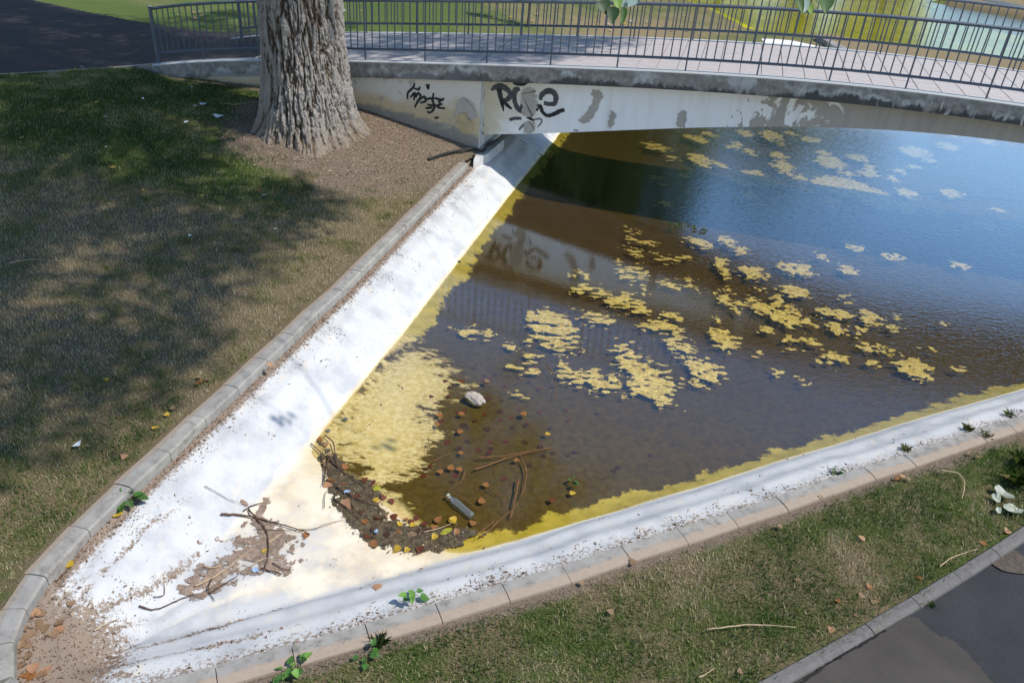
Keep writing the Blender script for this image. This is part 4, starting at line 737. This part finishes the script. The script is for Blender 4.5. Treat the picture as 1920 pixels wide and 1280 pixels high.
for x, y, k in ((390, 402, 'y'), (420, 398, 'y'), (460, 382, 'p'), (560, 395, 'y'), (630, 385, 'y'), (832, 388, 'y'), (875, 585, 'y'), (545, 580, 'y'), (630, 945, 'y'), (1130, 1105, 'g'), (770, 400, 'p'), (765, 445, 'p'), (800, 560, 'w'), (350, 635, 'b'), (120, 778, 'g'), (1225, 750, 'g'), (1260, 765, 'g'), (1180, 595, 'o'), (1250, 590, 'o'), (595, 830, 'w'), (800, 1070, 'y'), (1450, 1075, 'o'), (1110, 672, 'g'), (840, 620, 'w'), (1070, 495, 'w'), (30, 440, 'y'), (590, 665, 'w'), (1540, 1290, 'w')):
    fleaf(hitl(*C0(x, y), .03), k, 'scattered on the shaded lawn', .06)
C2_ = lambda x, y: (230+x/3.555, 600+y/3.555)
for x, y, k in ((520, 430, 'o'), (510, 400, 'b'), (340, 605, 'b'), (300, 645, 'y'), (218, 730, 'y'), (12, 925, 'p'), (560, 410, 'b'), (-100, 410, 'y'), (500, 440, 'o'), (985, 315, 'p')):
    fleaf(hitl(*C2_(x, y), .03), k, 'on the lawn behind the kerb', .058)
for x, y, k in ((1200, 135, 'o'), (1230, 130, 'p'), (1260, 140, 'b'), (970, 900, 'b'), (1000, 790, 'b'), (870, 820, 'o'), (1040, 740, 'o'), (1320, 690, 'o'), (830, 985, 'p'), (1070, 975, 'b'), (1680, 500, 'o'), (1810, 430, 'p'), (1600, 0, 'b'), (1650, 15, 'b'), (1335, 830, 'b'), (1000, 470, 'p'), (1070, 820, 'b'), (545, 410, 'b'), (770, 240, 'b'), (320, 1210, 'b'), (640, 700, 'b'), (-560, 720, 'b'), (-280, 600, 'b'), (-400, 880, 'b')):
    p = gp(*C3(x, y), .0); fleaf(p, k, 'in the verge grass', .052)
fl = [gp(rng.uniform(300, 1400), rng.uniform(2, 58), .1) for _ in range(90)]
for p in fl:
    if sw(p[0], p[1])[1] > 3.2 and not inpoly(p[0], p[1], FP): p[2] = float(zfar(p[0], p[1]))+.04; fleaf(p, 'wyp'[rng.integers(3)], 'on the sunny grass behind the bridge', .11)
# twigs
TW = dict(d=simple('twig_brown', (.12, .065, .04), (.075, .042, .028), 20), r=simple('twig_wet', (.20, .095, .045), (.13, .06, .03), 20), p=simple('twig_pale', (.50, .38, .24), (.38, .28, .18), 20))
TWL = dict(d='dark brown twig', r='wet reddish stick', p='pale dry twig')
def twig(pts, r, k, place, f, lift=.0):
    P = spline([f(x, y) for x, y in pts], 5); P[:, 2] += lift+r*.8; P[1:-1] += rng.normal(0, r*.25, (len(P)-2, 3)); R = r*np.linspace(1, .45, len(P))*(1+.12*rng.normal(size=len(P)))
    c = P[0].copy(); o = link('twig', tube(P-c, R, 6), TW[k], smooth=True); o.location = tuple(c); 
    Lg = float(np.linalg.norm(np.diff(P, axis=0), axis=1).sum()); ch = float(np.linalg.norm(P[-1]-P[0])); q = ('long ' if Lg > .38 else 'short ' if Lg < .2 else '')+('bent ' if ch/Lg < .93 else 'straight ' if ch/Lg > .985 else 'curved ')+('thick ' if r >= .008 else 'hair-thin ' if r <= .004 else '')
    tag(o, f'{q}{TWL[k]} {place}{beside(P.mean(0), .5)}', 'twig', f'{TWL[k]}s {place}')
s4 = lambda x, y: surf(*C4(x, y), .012); s5 = lambda x, y: gp(*C5(x, y), WZ+.001); s1 = lambda x, y: surf(*C1(x, y), .012)
for pts, r in ((((100, 320), (170, 380), (195, 470), (205, 560), (190, 660)), .007), (((210, 250), (270, 300), (290, 380), (300, 470), (340, 530)), .007), (((220, 420), (320, 510), (420, 590), (540, 670)), .008), (((305, 665), (420, 735), (540, 790), (640, 820)), .008), (((270, 745), (380, 830), (490, 920)), .007), (((370, 745), (430, 810), (450, 860)), .005), (((240, 440), (220, 520), (205, 640)), .008), (((280, 640), (400, 640), (480, 630)), .003), (((205, 830), (210, 730), (240, 680)), .004)):
    twig(pts, r, 'd', 'across the wet mud', s4, .006)
twig(((1000, 1030), (1120, 1000), (1220, 960)), .005, 'p', 'across the wet mud', s4, .01); twig(((0, 995), (110, 1000), (230, 950), (390, 920)), .003, 'p', 'across the wet mud', s4)
for pts, r in ((((420, 655), (600, 640), (780, 610), (930, 585)), .008), (((400, 735), (540, 685), (640, 650), (760, 625)), .009), (((715, 640), (755, 740), (745, 850), (720, 920)), .008), (((700, 800), (685, 900), (650, 1070)), .010), (((340, 730), (310, 810), (220, 880)), .005), (((490, 860), (560, 905), (605, 920), (610, 980)), .005), (((250, 895), (340, 940), (440, 1020)), .006), (((410, 1180), (480, 1130), (540, 1080)), .006), (((440, 1195), (500, 1150), (560, 1090), (650, 1015), (700, 960)), .006), (((120, 680), (180, 645), (240, 620)), .005), (((90, 520), (75, 600), (80, 660)), .003), (((890, 5), (940, 80), (970, 160), (960, 250)), .004), (((400, 1050), (440, 1110)), .004), (((70, 1160), (150, 1140), (240, 1105)), .005)):
    twig(pts, r, 'r', 'afloat in the shallow water', s5)
for pts, r, k in ((((1235, 350), (1350, 355), (1480, 380), (1620, 420), (1730, 460)), .009, 'd'), (((1390, 320), (1440, 380), (1490, 450), (1500, 560), (1480, 660)), .008, 'd'), (((1145, 190), (1200, 220), (1280, 265), (1390, 300)), .003, 'd'), (((1090, 750), (1200, 700), (1310, 620), (1400, 550)), .008, 'p'), (((1420, 430), (1560, 435), (1700, 435), (1790, 420), (1900, 380)), .003, 'd'), (((1500, 510), (1580, 455)), .008, 'p'), (((1400, 640), (1470, 600), (1570, 580)), .006, 'p'), (((1460, 650), (1530, 670), (1610, 690)), .006, 'd'), (((780, 860), (870, 880), (990, 830), (1090, 790)), .006, 'd'), (((860, 810), (915, 800), (920, 750), (900, 730)), .004, 'd'), (((530, 1000), (600, 960), (660, 935)), .007, 'p'), (((1170, 790), (1250, 740), (1330, 690)), .007, 'd'), (((1185, 700), (1165, 770), (1200, 830)), .006, 'd'), (((320, 720), (360, 680), (400, 640)), .005, 'd'), (((1360, 330), (1410, 300), (1465, 285)), .006, 'd'), (((1520, 620), (1580, 650), (1640, 660)), .005, 'd'), (((1140, 640), (1190, 650), (1230, 640)), .010, 'p')):
    twig(pts, r, k, 'on the white pond floor', s1, .006)
vg = lambda x, y: gp(x, y, .005)
twig(((1325, 1180), (1390, 1172), (1440, 1172), (1492, 1176)), .006, 'p', 'in the verge grass', vg); twig(((1762, 1062), (1785, 1045), (1832, 1030)), .006, 'p', 'in the verge grass', vg); twig(((1310, 1270), (1325, 1262), (1340, 1252)), .005, 'p', 'in the verge grass', vg)
twig(((18, 497), (60, 490), (118, 493)), .006, 'p', 'lying on the shaded lawn', lambda x, y: hitl(x, y, .02)); twig(((1762, 882), (1795, 888), (1808, 908), (1803, 935)), .007, 'p', 'of dead stalk bent over the verge grass', vg)
twig(((412, 195), (445, 198), (478, 192)), .008, 'p', 'lying on the bare soil left of the trunk', lambda x, y: hitl(x, y, .01)); twig(((415, 262), (428, 250), (440, 240)), .006, 'p', 'lying on the bare soil left of the trunk', lambda x, y: hitl(x, y, .01))
# crumbs of dry leaf along the kerb foot and over the tip
r_ = np.random.default_rng(31); x = r_.uniform(-3.2, 5.6, 800000); y = r_.uniform(2.7, 12.6, 800000); Dv = D_in(x, y); k = (Dv > .0) & (Dv < 1.3); x, y, Dv = x[k], y[k], Dv[k]
at_ = basin_attr(x, y, zb(x, y, Dv)); dd = at_['dirt']+1.8*(fbm(x*7, y*7, seed=90)-.5); isl = segdist(x, y, KERB_L[:-3]) < .14
pr = sst(.35, .8, dd)*.55+np.where(isl, .75*sst(.15, .02, Dv), 0)+.004; k = r_.random(len(x)) < pr*.5; x, y = x[k], y[k]; n = len(x)
z = zb(x, y)+.003; a = r_.uniform(0, 6.28, n); L = r_.uniform(.003, .009, n)*(1+1.4*(r_.random(n) < .10)); w = L*r_.uniform(.15, .6, n); ti = r_.normal(0, .35, n); dx, dy = np.cos(a), np.sin(a)
V = np.stack([np.c_[x-dx*L, y-dy*L, z], np.c_[x-dy*w, y+dx*w, z+.004+ti*.01], np.c_[x+dx*L, y+dy*L, z+.003], np.c_[x+dy*w, y-dx*w, z+.001]], 1).reshape(-1, 3)
M_CRUMB = tinted('leaf_crumbs', [(0, (.06, .038, .025)), (.5, (.16, .10, .065)), (1, (.36, .26, .17))], .9)
o = link('leaf_crumbs', mesh(V, np.arange(len(V)).reshape(-1, 4), 'c', dict(tint=np.repeat(np.clip(r_.normal(.45, .25, n), 0, 1), 4))), M_CRUMB); tag(o, 'brown crumbs of dead leaves along the foot of the kerb', 'leaf litter', kind='stuff')
wp = PX(((600, 825), (622, 835), (640, 870), (700, 905), (745, 985), (880, 985), (905, 1000), (870, 1018), (790, 1040), (730, 1032), (668, 1010), (640, 975), (606, 880)), -.45)
x = r_.uniform(-2., .2, 40000); y = r_.uniform(4.3, 6.2, 40000); k = (spoly(x, y, wp)+.12*(fbm(x*9, y*9, seed=44)-.5) > .0) & (r_.random(len(x)) < .13); x, y = x[k], y[k]; n = len(x); z = np.maximum(zb(x, y), WZ)+.012; a = r_.uniform(0, 6.28, n); L = r_.uniform(.004, .016, n); w = L*r_.uniform(.15, .7, n); dx, dy = np.cos(a), np.sin(a)
V = np.stack([np.c_[x-dx*L, y-dy*L, z], np.c_[x-dy*w, y+dx*w, z+.005], np.c_[x+dx*L, y+dy*L, z+.003], np.c_[x+dy*w, y-dx*w, z]], 1).reshape(-1, 3)
o = link('leaf_crumbs', mesh(V, np.arange(len(V)).reshape(-1, 4), 'c', dict(tint=np.repeat(np.clip(r_.normal(.35, .3, n), 0, 1), 4))), M_CRUMB); tag(o, 'sodden leaf bits matted into the wet mud at the water edge', 'leaf litter', kind='stuff')
# wood chips on the bare soil by the trunk and wall
x = r_.uniform(-6, -.8, 60000); y = r_.uniform(9.2, 13.8, 60000); k = inpoly(x, y, lp) & (np.hypot(x-TC[0], y-TC[1]) > .8); x, y = x[k], y[k]; A_ = lawn_attr(x, y, None); k = r_.random(len(x)) < np.clip(A_['bare']-.35, 0, 1)*.5; x, y = x[k], y[k]; n = len(x)
z = zlawn(x, y)+.004; a = r_.uniform(0, 6.28, n); L = r_.uniform(.006, .022, n); w = L*r_.uniform(.2, .7, n); dx, dy = np.cos(a), np.sin(a)
V = np.stack([np.c_[x-dx*L, y-dy*L, z], np.c_[x-dy*w, y+dx*w, z+.006], np.c_[x+dx*L, y+dy*L, z+.004], np.c_[x+dy*w, y-dx*w, z+.001]], 1).reshape(-1, 3)
o = link('bark_chips', mesh(V, np.arange(len(V)).reshape(-1, 4), 'c', dict(tint=np.repeat(np.clip(r_.normal(.55, .28, n), 0, 1), 4))), tinted('bark_chip', [(0, (.09, .055, .035)), (.6, (.26, .18, .12)), (1, (.50, .40, .30))], .9)); tag(o, 'chips of bark and dead leaf on bare soil round the trunk', 'bark chips', kind='stuff')
# rock, bottle, pebbles
def rock(name, p, s, seed, mat, label, cat='rock', rz=0, wav=1.):
    bm = bmesh.new(); bmesh.ops.create_icosphere(bm, subdivisions=4, radius=1); co = np.array([v.co for v in bm.verts]); n_ = fbm(co[:, 0]*1.4*wav+seed, co[:, 1]*1.4*wav, co[:, 2]*1.4*wav+7, 4, seed); st_ = np.round(fbm(co[:, 0]*.9+3, co[:, 1]*.9, co[:, 2]*.9, 2, seed+5)*6)/6
    for v, a, b in zip(bm.verts, n_, st_): v.co = v.co*(.25+1.1*a+.45*b)
    me = bpy.data.meshes.new(name); bm.to_mesh(me); bm.free(); o = link(name, me, mat, smooth=False); o.location = tuple(p); o.scale = s; o.rotation_euler = (.1, .15, rz); return tag(o, label, cat)
m = NM('pale_rock'); z = m.xyz()[2]; n2 = m.noise(3, 6, .7); m.bump(m.noise(8, 6), .6, .05); mr = m.fin(m.mix(m.ramp(m.math('ADD', z, m.math('MULTIPLY', m.math('SUBTRACT', n2, .5), 1.6)), .40, .0), m.mix(n2, (.62, .54, .45), (.42, .35, .27)), (.20, .17, .05)), .85)
rock('rock', gp(890, 748, WZ), (.125, .075, .06), 3, mr, 'pale pinkish rock standing out of the dark water', rz=-.5)
for i, (px, py, c, t) in enumerate(((861, 491, 'dark green pebble of litter on the yellow left bank', (.05, .09, .06)), (648, 786, 'grey pebble on the yellow shallow floor', (.16, .17, .16)), (615, 807, 'dull brown pebble beside the twigs on the pond floor', (.22, .2, .17)))):
    rock('pebble', surf(px, py, .006), (.022, .015, .012), 10+i, simple(f'pebble_{"abc"[i]}', t, tuple(v*.6 for v in t)), c, 'pebble')
bo = tag(empty('plastic_bottle', tuple(gp(862, 947, WZ+.016)), 0), 'crushed clear plastic bottle half sunk beside the floating leaves', 'bottle')
a0, a1 = gp(838, 931, WZ), gp(884, 968, WZ); bo.rotation_euler = (0, .05, math.atan2(a1[1]-a0[1], a1[0]-a0[0])); Lb = float(np.linalg.norm(a1-a0))
m = NM('clear_plastic'); gl = m.n('ShaderNodeBsdfGlossy'); gl.inputs['Roughness'].default_value = .08; tr = m.n('ShaderNodeBsdfTransparent'); tr.inputs[0].default_value = (.86, .88, .86, 1); df = m.n('ShaderNodeBsdfDiffuse'); df.inputs[0].default_value = (.45, .46, .42, 1)
lw = m.n('ShaderNodeLayerWeight'); lw.inputs[0].default_value = .55; bu = m.n('ShaderNodeBump'); bu.inputs['Strength'].default_value = .6; bu.inputs['Distance'].default_value = .01; m.set(bu.inputs['Height'], m.noise(40, 3)); m.set(gl.inputs['Normal'], bu.outputs[0])
m1 = m.n('ShaderNodeMixShader'); m.set(m1.inputs[0], m.math('ADD', m.math('MULTIPLY', lw.outputs[1], .55), .12)); m.t.links.new(tr.outputs[0], m1.inputs[1]); m.t.links.new(gl.outputs[0], m1.inputs[2]); m2 = m.n('ShaderNodeMixShader'); m2.inputs[0].default_value = .12; m.t.links.new(m1.outputs[0], m2.inputs[1]); m.t.links.new(df.outputs[0], m2.inputs[2]); m.t.links.new(m2.outputs[0], m.t.nodes['Material Output'].inputs[0]); M_PET = m.m
def lathe(prof, n=20, sq=.0, cr=0.):
    a = np.arange(n)/n*2*math.pi; V = []
    for x, r in prof:
        k = 1+cr*np.sin(a*3+x*60)*.5; V += [(x, r*k[i]*math.cos(t), r*k[i]*math.sin(t)*(1-sq)) for i, t in enumerate(a)]
    f = [[i*n+j, i*n+(j+1) % n, (i+1)*n+(j+1) % n, (i+1)*n+j] for i in range(len(prof)-1) for j in range(n)]; f += [list(range(n))[::-1], [(len(prof)-1)*n+j for j in range(n)]]; return mesh(np.array(V), f)
h = Lb/2
link('body', lathe([(-h+.045, .012), (-h+.065, .022), (-h+.085, .031), (-h+.10, .0335), (-h+.115, .031), (-.01, .033), (.01, .030), (.03, .033), (.05, .030), (h-.03, .033), (h-.008, .031), (h, .022)], 20, .2, .10), M_PET, bo, smooth=True)
link('neck', lathe([(-h+.018, .0125), (-h+.03, .0125), (-h+.032, .016), (-h+.036, .016), (-h+.038, .012), (-h+.047, .012)], 16), M_PET, bo, smooth=True)
link('cap', lathe([(-h-.002, .013), (-h, .0155), (-h+.016, .0155), (-h+.018, .014)], 16), simple('cap_cream', (.62, .58, .42), (.5, .46, .33)), bo)
# hose and concrete stub by the wing wall
hp = spline([np.array(p) for p in (hitl(803, 302, .03), hitl(845, 291, .05), hitl(880, 286, .06), gp(905, 283, .05), world(3.10, .30, .06), world(3.14, .9, .02), world(3.12, 1.9, .0))], 8)
o = link('hose', tube(hp, .022, 8), simple('black_rubber', (.018, .018, .02), (.03, .03, .033), rough=.5), smooth=True); tag(o, 'black hose running from the soil round the wing wall under the bridge', 'hose')
q = [gp(888, 300, .02), gp(915, 288, .02), gp(945, 262, .02), gp(925, 262, .02), gp(895, 283, .02)]
slabthing('footing', [tuple(p[:2]) for p in q], [.02]*5, -.5, M_ABUT, 'small worn concrete footing at the foot of the wing wall corner', 'footing')
# weeds
def weed(px, py, f, n, size, h, mats_, label, spread=1., stem=True):
    p = f(px, py); root = tag(empty('weed', tuple(p)), label, 'weed')
    for i in range(n):
        a = rng.uniform(0, 6.28); t = (i+.5)/n; r = spread*h*rng.uniform(.2, .8)*(1-.5*t*(h > .1)); tip = np.array([r*math.cos(a), r*math.sin(a), h*(.15+.85*t)*rng.uniform(.7, 1.1)]); s = size*rng.uniform(.7, 1.2)
        o = link('leaf', leafshape(s*.8, s, .3), mats_[i % len(mats_)], root, smooth=True); o.location = tuple(tip); o.rotation_euler = (rng.uniform(-.6, .3), rng.normal(0, .3), a-math.pi/2)
        link('stem', tube([(0, 0, -.01), tip*np.array([.4, .4, .7]), tip], .0022, 4), M_TWIG, root)
    return root
LGM = leafmat('weed_green', (.06, .17, .03), (.10, .24, .045)); LGB = leafmat('weed_lime', (.20, .38, .07), (.15, .32, .06))
weed(238, 942, lambda x, y: surf(x, y, .0), 13, .09, .10, [LG, LGM, LG], 'dark green broad-leaved weed growing from the foot of the grey kerb', 1.4)
weed(772, 1128, lambda x, y: surf(x, y, .0), 8, .07, .17, [LGB, LGM], 'bright green seedling rising from the white bank beside the kerb', .5)
weed(1072, 905, lambda x, y: gp(x, y, WZ), 6, .045, .05, [LG, LGM], 'small green sprig standing in the shallow water', 1.2)
weed(525, 388, lambda x, y: hitl(x, y, .01), 22, .05, .09, [LGM, LG], 'low clover-like weed on the lawn next to the kerb', 3.0); weed(312, 313, lambda x, y: hitl(x, y, .01), 22, .05, .08, [LG, LDK], 'low dark weed on the shaded lawn', 3.2)
for px, py, lb in ((545, 1258, 'lime green broad weed behind the stained kerb'), (562, 1250, 'second lime weed pressed against the back of the stained kerb')): weed(px, py, lambda x, y: gp(x, y, -.01), 9, .055, .06, [LGB, LGM], lb, 1.6)
weed(690, 1290, lambda x, y: gp(x, y-60, -.01), 8, .05, .06, [LGM], 'small rosette weed in the verge grass', 1.6)
weed(1567, 886, lambda x, y: surf(x, y, 0), 9, .045, .05, [LG, LGM], 'small leafy weed in the kerb joint on the white bank', 1.2)
for px, py in ((1290, 422), (1262, 425), (1310, 434)): weed(px, py, lambda x, y: gp(x, y, WZ-.01), 10, .05, .05, [LDK, LG], 'dark water weed floating in the middle of the pond', 3.2)['group'] = 'water weeds in the pond'
def tuft(px, py, n, h, label, seed, f=None, mats_=M_BLADE, tint=.5):
    p = (f or (lambda x, y: surf(x, y, 0)))(px, py); r = np.random.default_rng(seed); a = r.uniform(0, 6.28, n); L = h*r.uniform(.5, 1.2, n); ln = r.uniform(.1, 1.1, n); bx, by = r.normal(0, .02, (2, n)); w = .0013; dx, dy = np.cos(a), np.sin(a)
    A = np.c_[bx-dy*w, by+dx*w, 0*a]; B = np.c_[bx+dy*w, by-dx*w, 0*a]; Mi = np.c_[bx+dx*L*.35*np.sin(ln*.6), by+dy*L*.35*np.sin(ln*.6), L*.55*np.cos(ln*.6)]; T = np.c_[bx+dx*L*np.sin(ln), by+dy*L*np.sin(ln), L*np.cos(ln)]
    V = np.stack([A, B, Mi+np.c_[dy*w, -dx*w, 0*a]*.8, T, Mi-np.c_[dy*w, -dx*w, 0*a]*.8], 1).reshape(-1, 3); o = link('grass_tuft', mesh(V, np.arange(len(V)).reshape(-1, 5), 't', dict(tint=np.repeat(np.clip(r.normal(tint, .15, n), 0, 1), 5))), mats_); o.location = tuple(p); tag(o, label, 'grass tuft')
tuft(1697, 843, 60, .065, 'tight green grass tuft growing at a kerb joint on the white bank', 1, tint=.45); tuft(1812, 806, 45, .09, 'wispy grass tuft with long blades at a kerb joint', 2, tint=.4); tuft(1890, 779, 45, .07, 'dark grass tuft at the last kerb joint before the bank turns', 3, tint=.35)
tuft(1850, 818, 40, .06, 'grass growing across the kerb joint near the wispy tuft', 5, lambda x, y: gp(x, y, 0)); tuft(712, 1205, 60, .09, 'green tuft leaning over the stained kerb', 6, lambda x, y: gp(x, y, -.01), tint=.2); tuft(1745, 1135, 30, .05, 'small green tuft growing from the asphalt joint', 7, lambda x, y: gp(x, y, -.03), tint=.15)
for px, py, n, h, lb in ((1905, 905, 260, .16, 'dense dark green clump of tall grass at the verge'), (1915, 870, 200, .15, 'dark green grass clump behind the kerb near the tall clump')): tuft(px, py, n, h, lb, px, lambda x, y: gp(x, y, -.02), tint=.12)
# torn pale leaves and paper scraps
def scrap(name, p, s, mat, label, cat, seed, curl=.3, n=11):
    r = np.random.default_rng(seed); a = np.arange(n)/n*2*math.pi; R = s*(.55+.5*r.random(n)); V = [(0, 0, .01)]+[(R[i]*math.cos(t)*1.2, R[i]*math.sin(t)*.75, .012+curl*s*(.5+.5*math.sin(2*t+seed))*r.uniform(.5, 1)) for i, t in enumerate(a)]
    V2 = [(x, y, z-.002) for x, y, z in V]; k = n+1; f = [[0, 1+i, 1+(i+1) % n] for i in range(n)]+[[k, k+1+(i+1) % n, k+1+i] for i in range(n)]+[[1+i, k+1+i, k+1+(i+1) % n, 1+(i+1) % n] for i in range(n)]
    o = link(name, mesh(np.array(V+V2), f), mat); o.location = tuple(p); o.rotation_euler = (r.normal(0, .15), r.normal(0, .15), r.uniform(0, 6)); return tag(o, label, cat)
M_PALE = simple('dried_pale_leaf', (.44, .46, .38), (.26, .28, .21), 14); M_PAPER = simple('paper', (.72, .73, .72), (.6, .6, .6))
for px, py, s, lb in ((1880, 926, .095, 'large curled pale dead leaf at the end of the verge'), (1901, 958, .10, 'torn pale dead leaf lying below the curled one'), (1868, 937, .06, 'small pale scrap of dead leaf beside the curled one'), (1870, 957, .045, 'narrow pale leaf sliver beside the torn leaf')): scrap('dead_leaf', gp(px, py, .0), s, M_PALE, lb, 'leaf', px, .45)
for px, py, s, lb in ((381, 199, .09, 'crumpled white paper scrap on the shaded lawn near the trunk'), (369, 203, .06, 'smaller white paper scrap beside the crumpled one'), (410, 222, .08, 'white tissue on the bare soil left of the trunk'), (350, 233, .04, 'tiny white scrap on the dark green grass'), (268, 189, .03, 'white speck of paper below the yellow leaves'), (357, 446, .03, 'white speck on the dry middle of the lawn'), (147, 840, .05, 'pale scrap on the green lawn near the grey kerb'), (497, 370, .035, 'bluish scrap beside the clover-like weed')): scrap('paper_scrap', hitl(px, py, .025), s, M_PAPER, lb, 'paper', px)
for px, py in ((480, 1072), (706, 1000), (650, 925)): scrap('paper_scrap', surf(px, py, .012), .03, simple('blue_foil', (.25, .36, .55), (.5, .55, .6), rough=.3), 'crumpled bluish foil scrap lying in the pond mud', 'paper', px)['group'] = 'foil scraps in the mud'
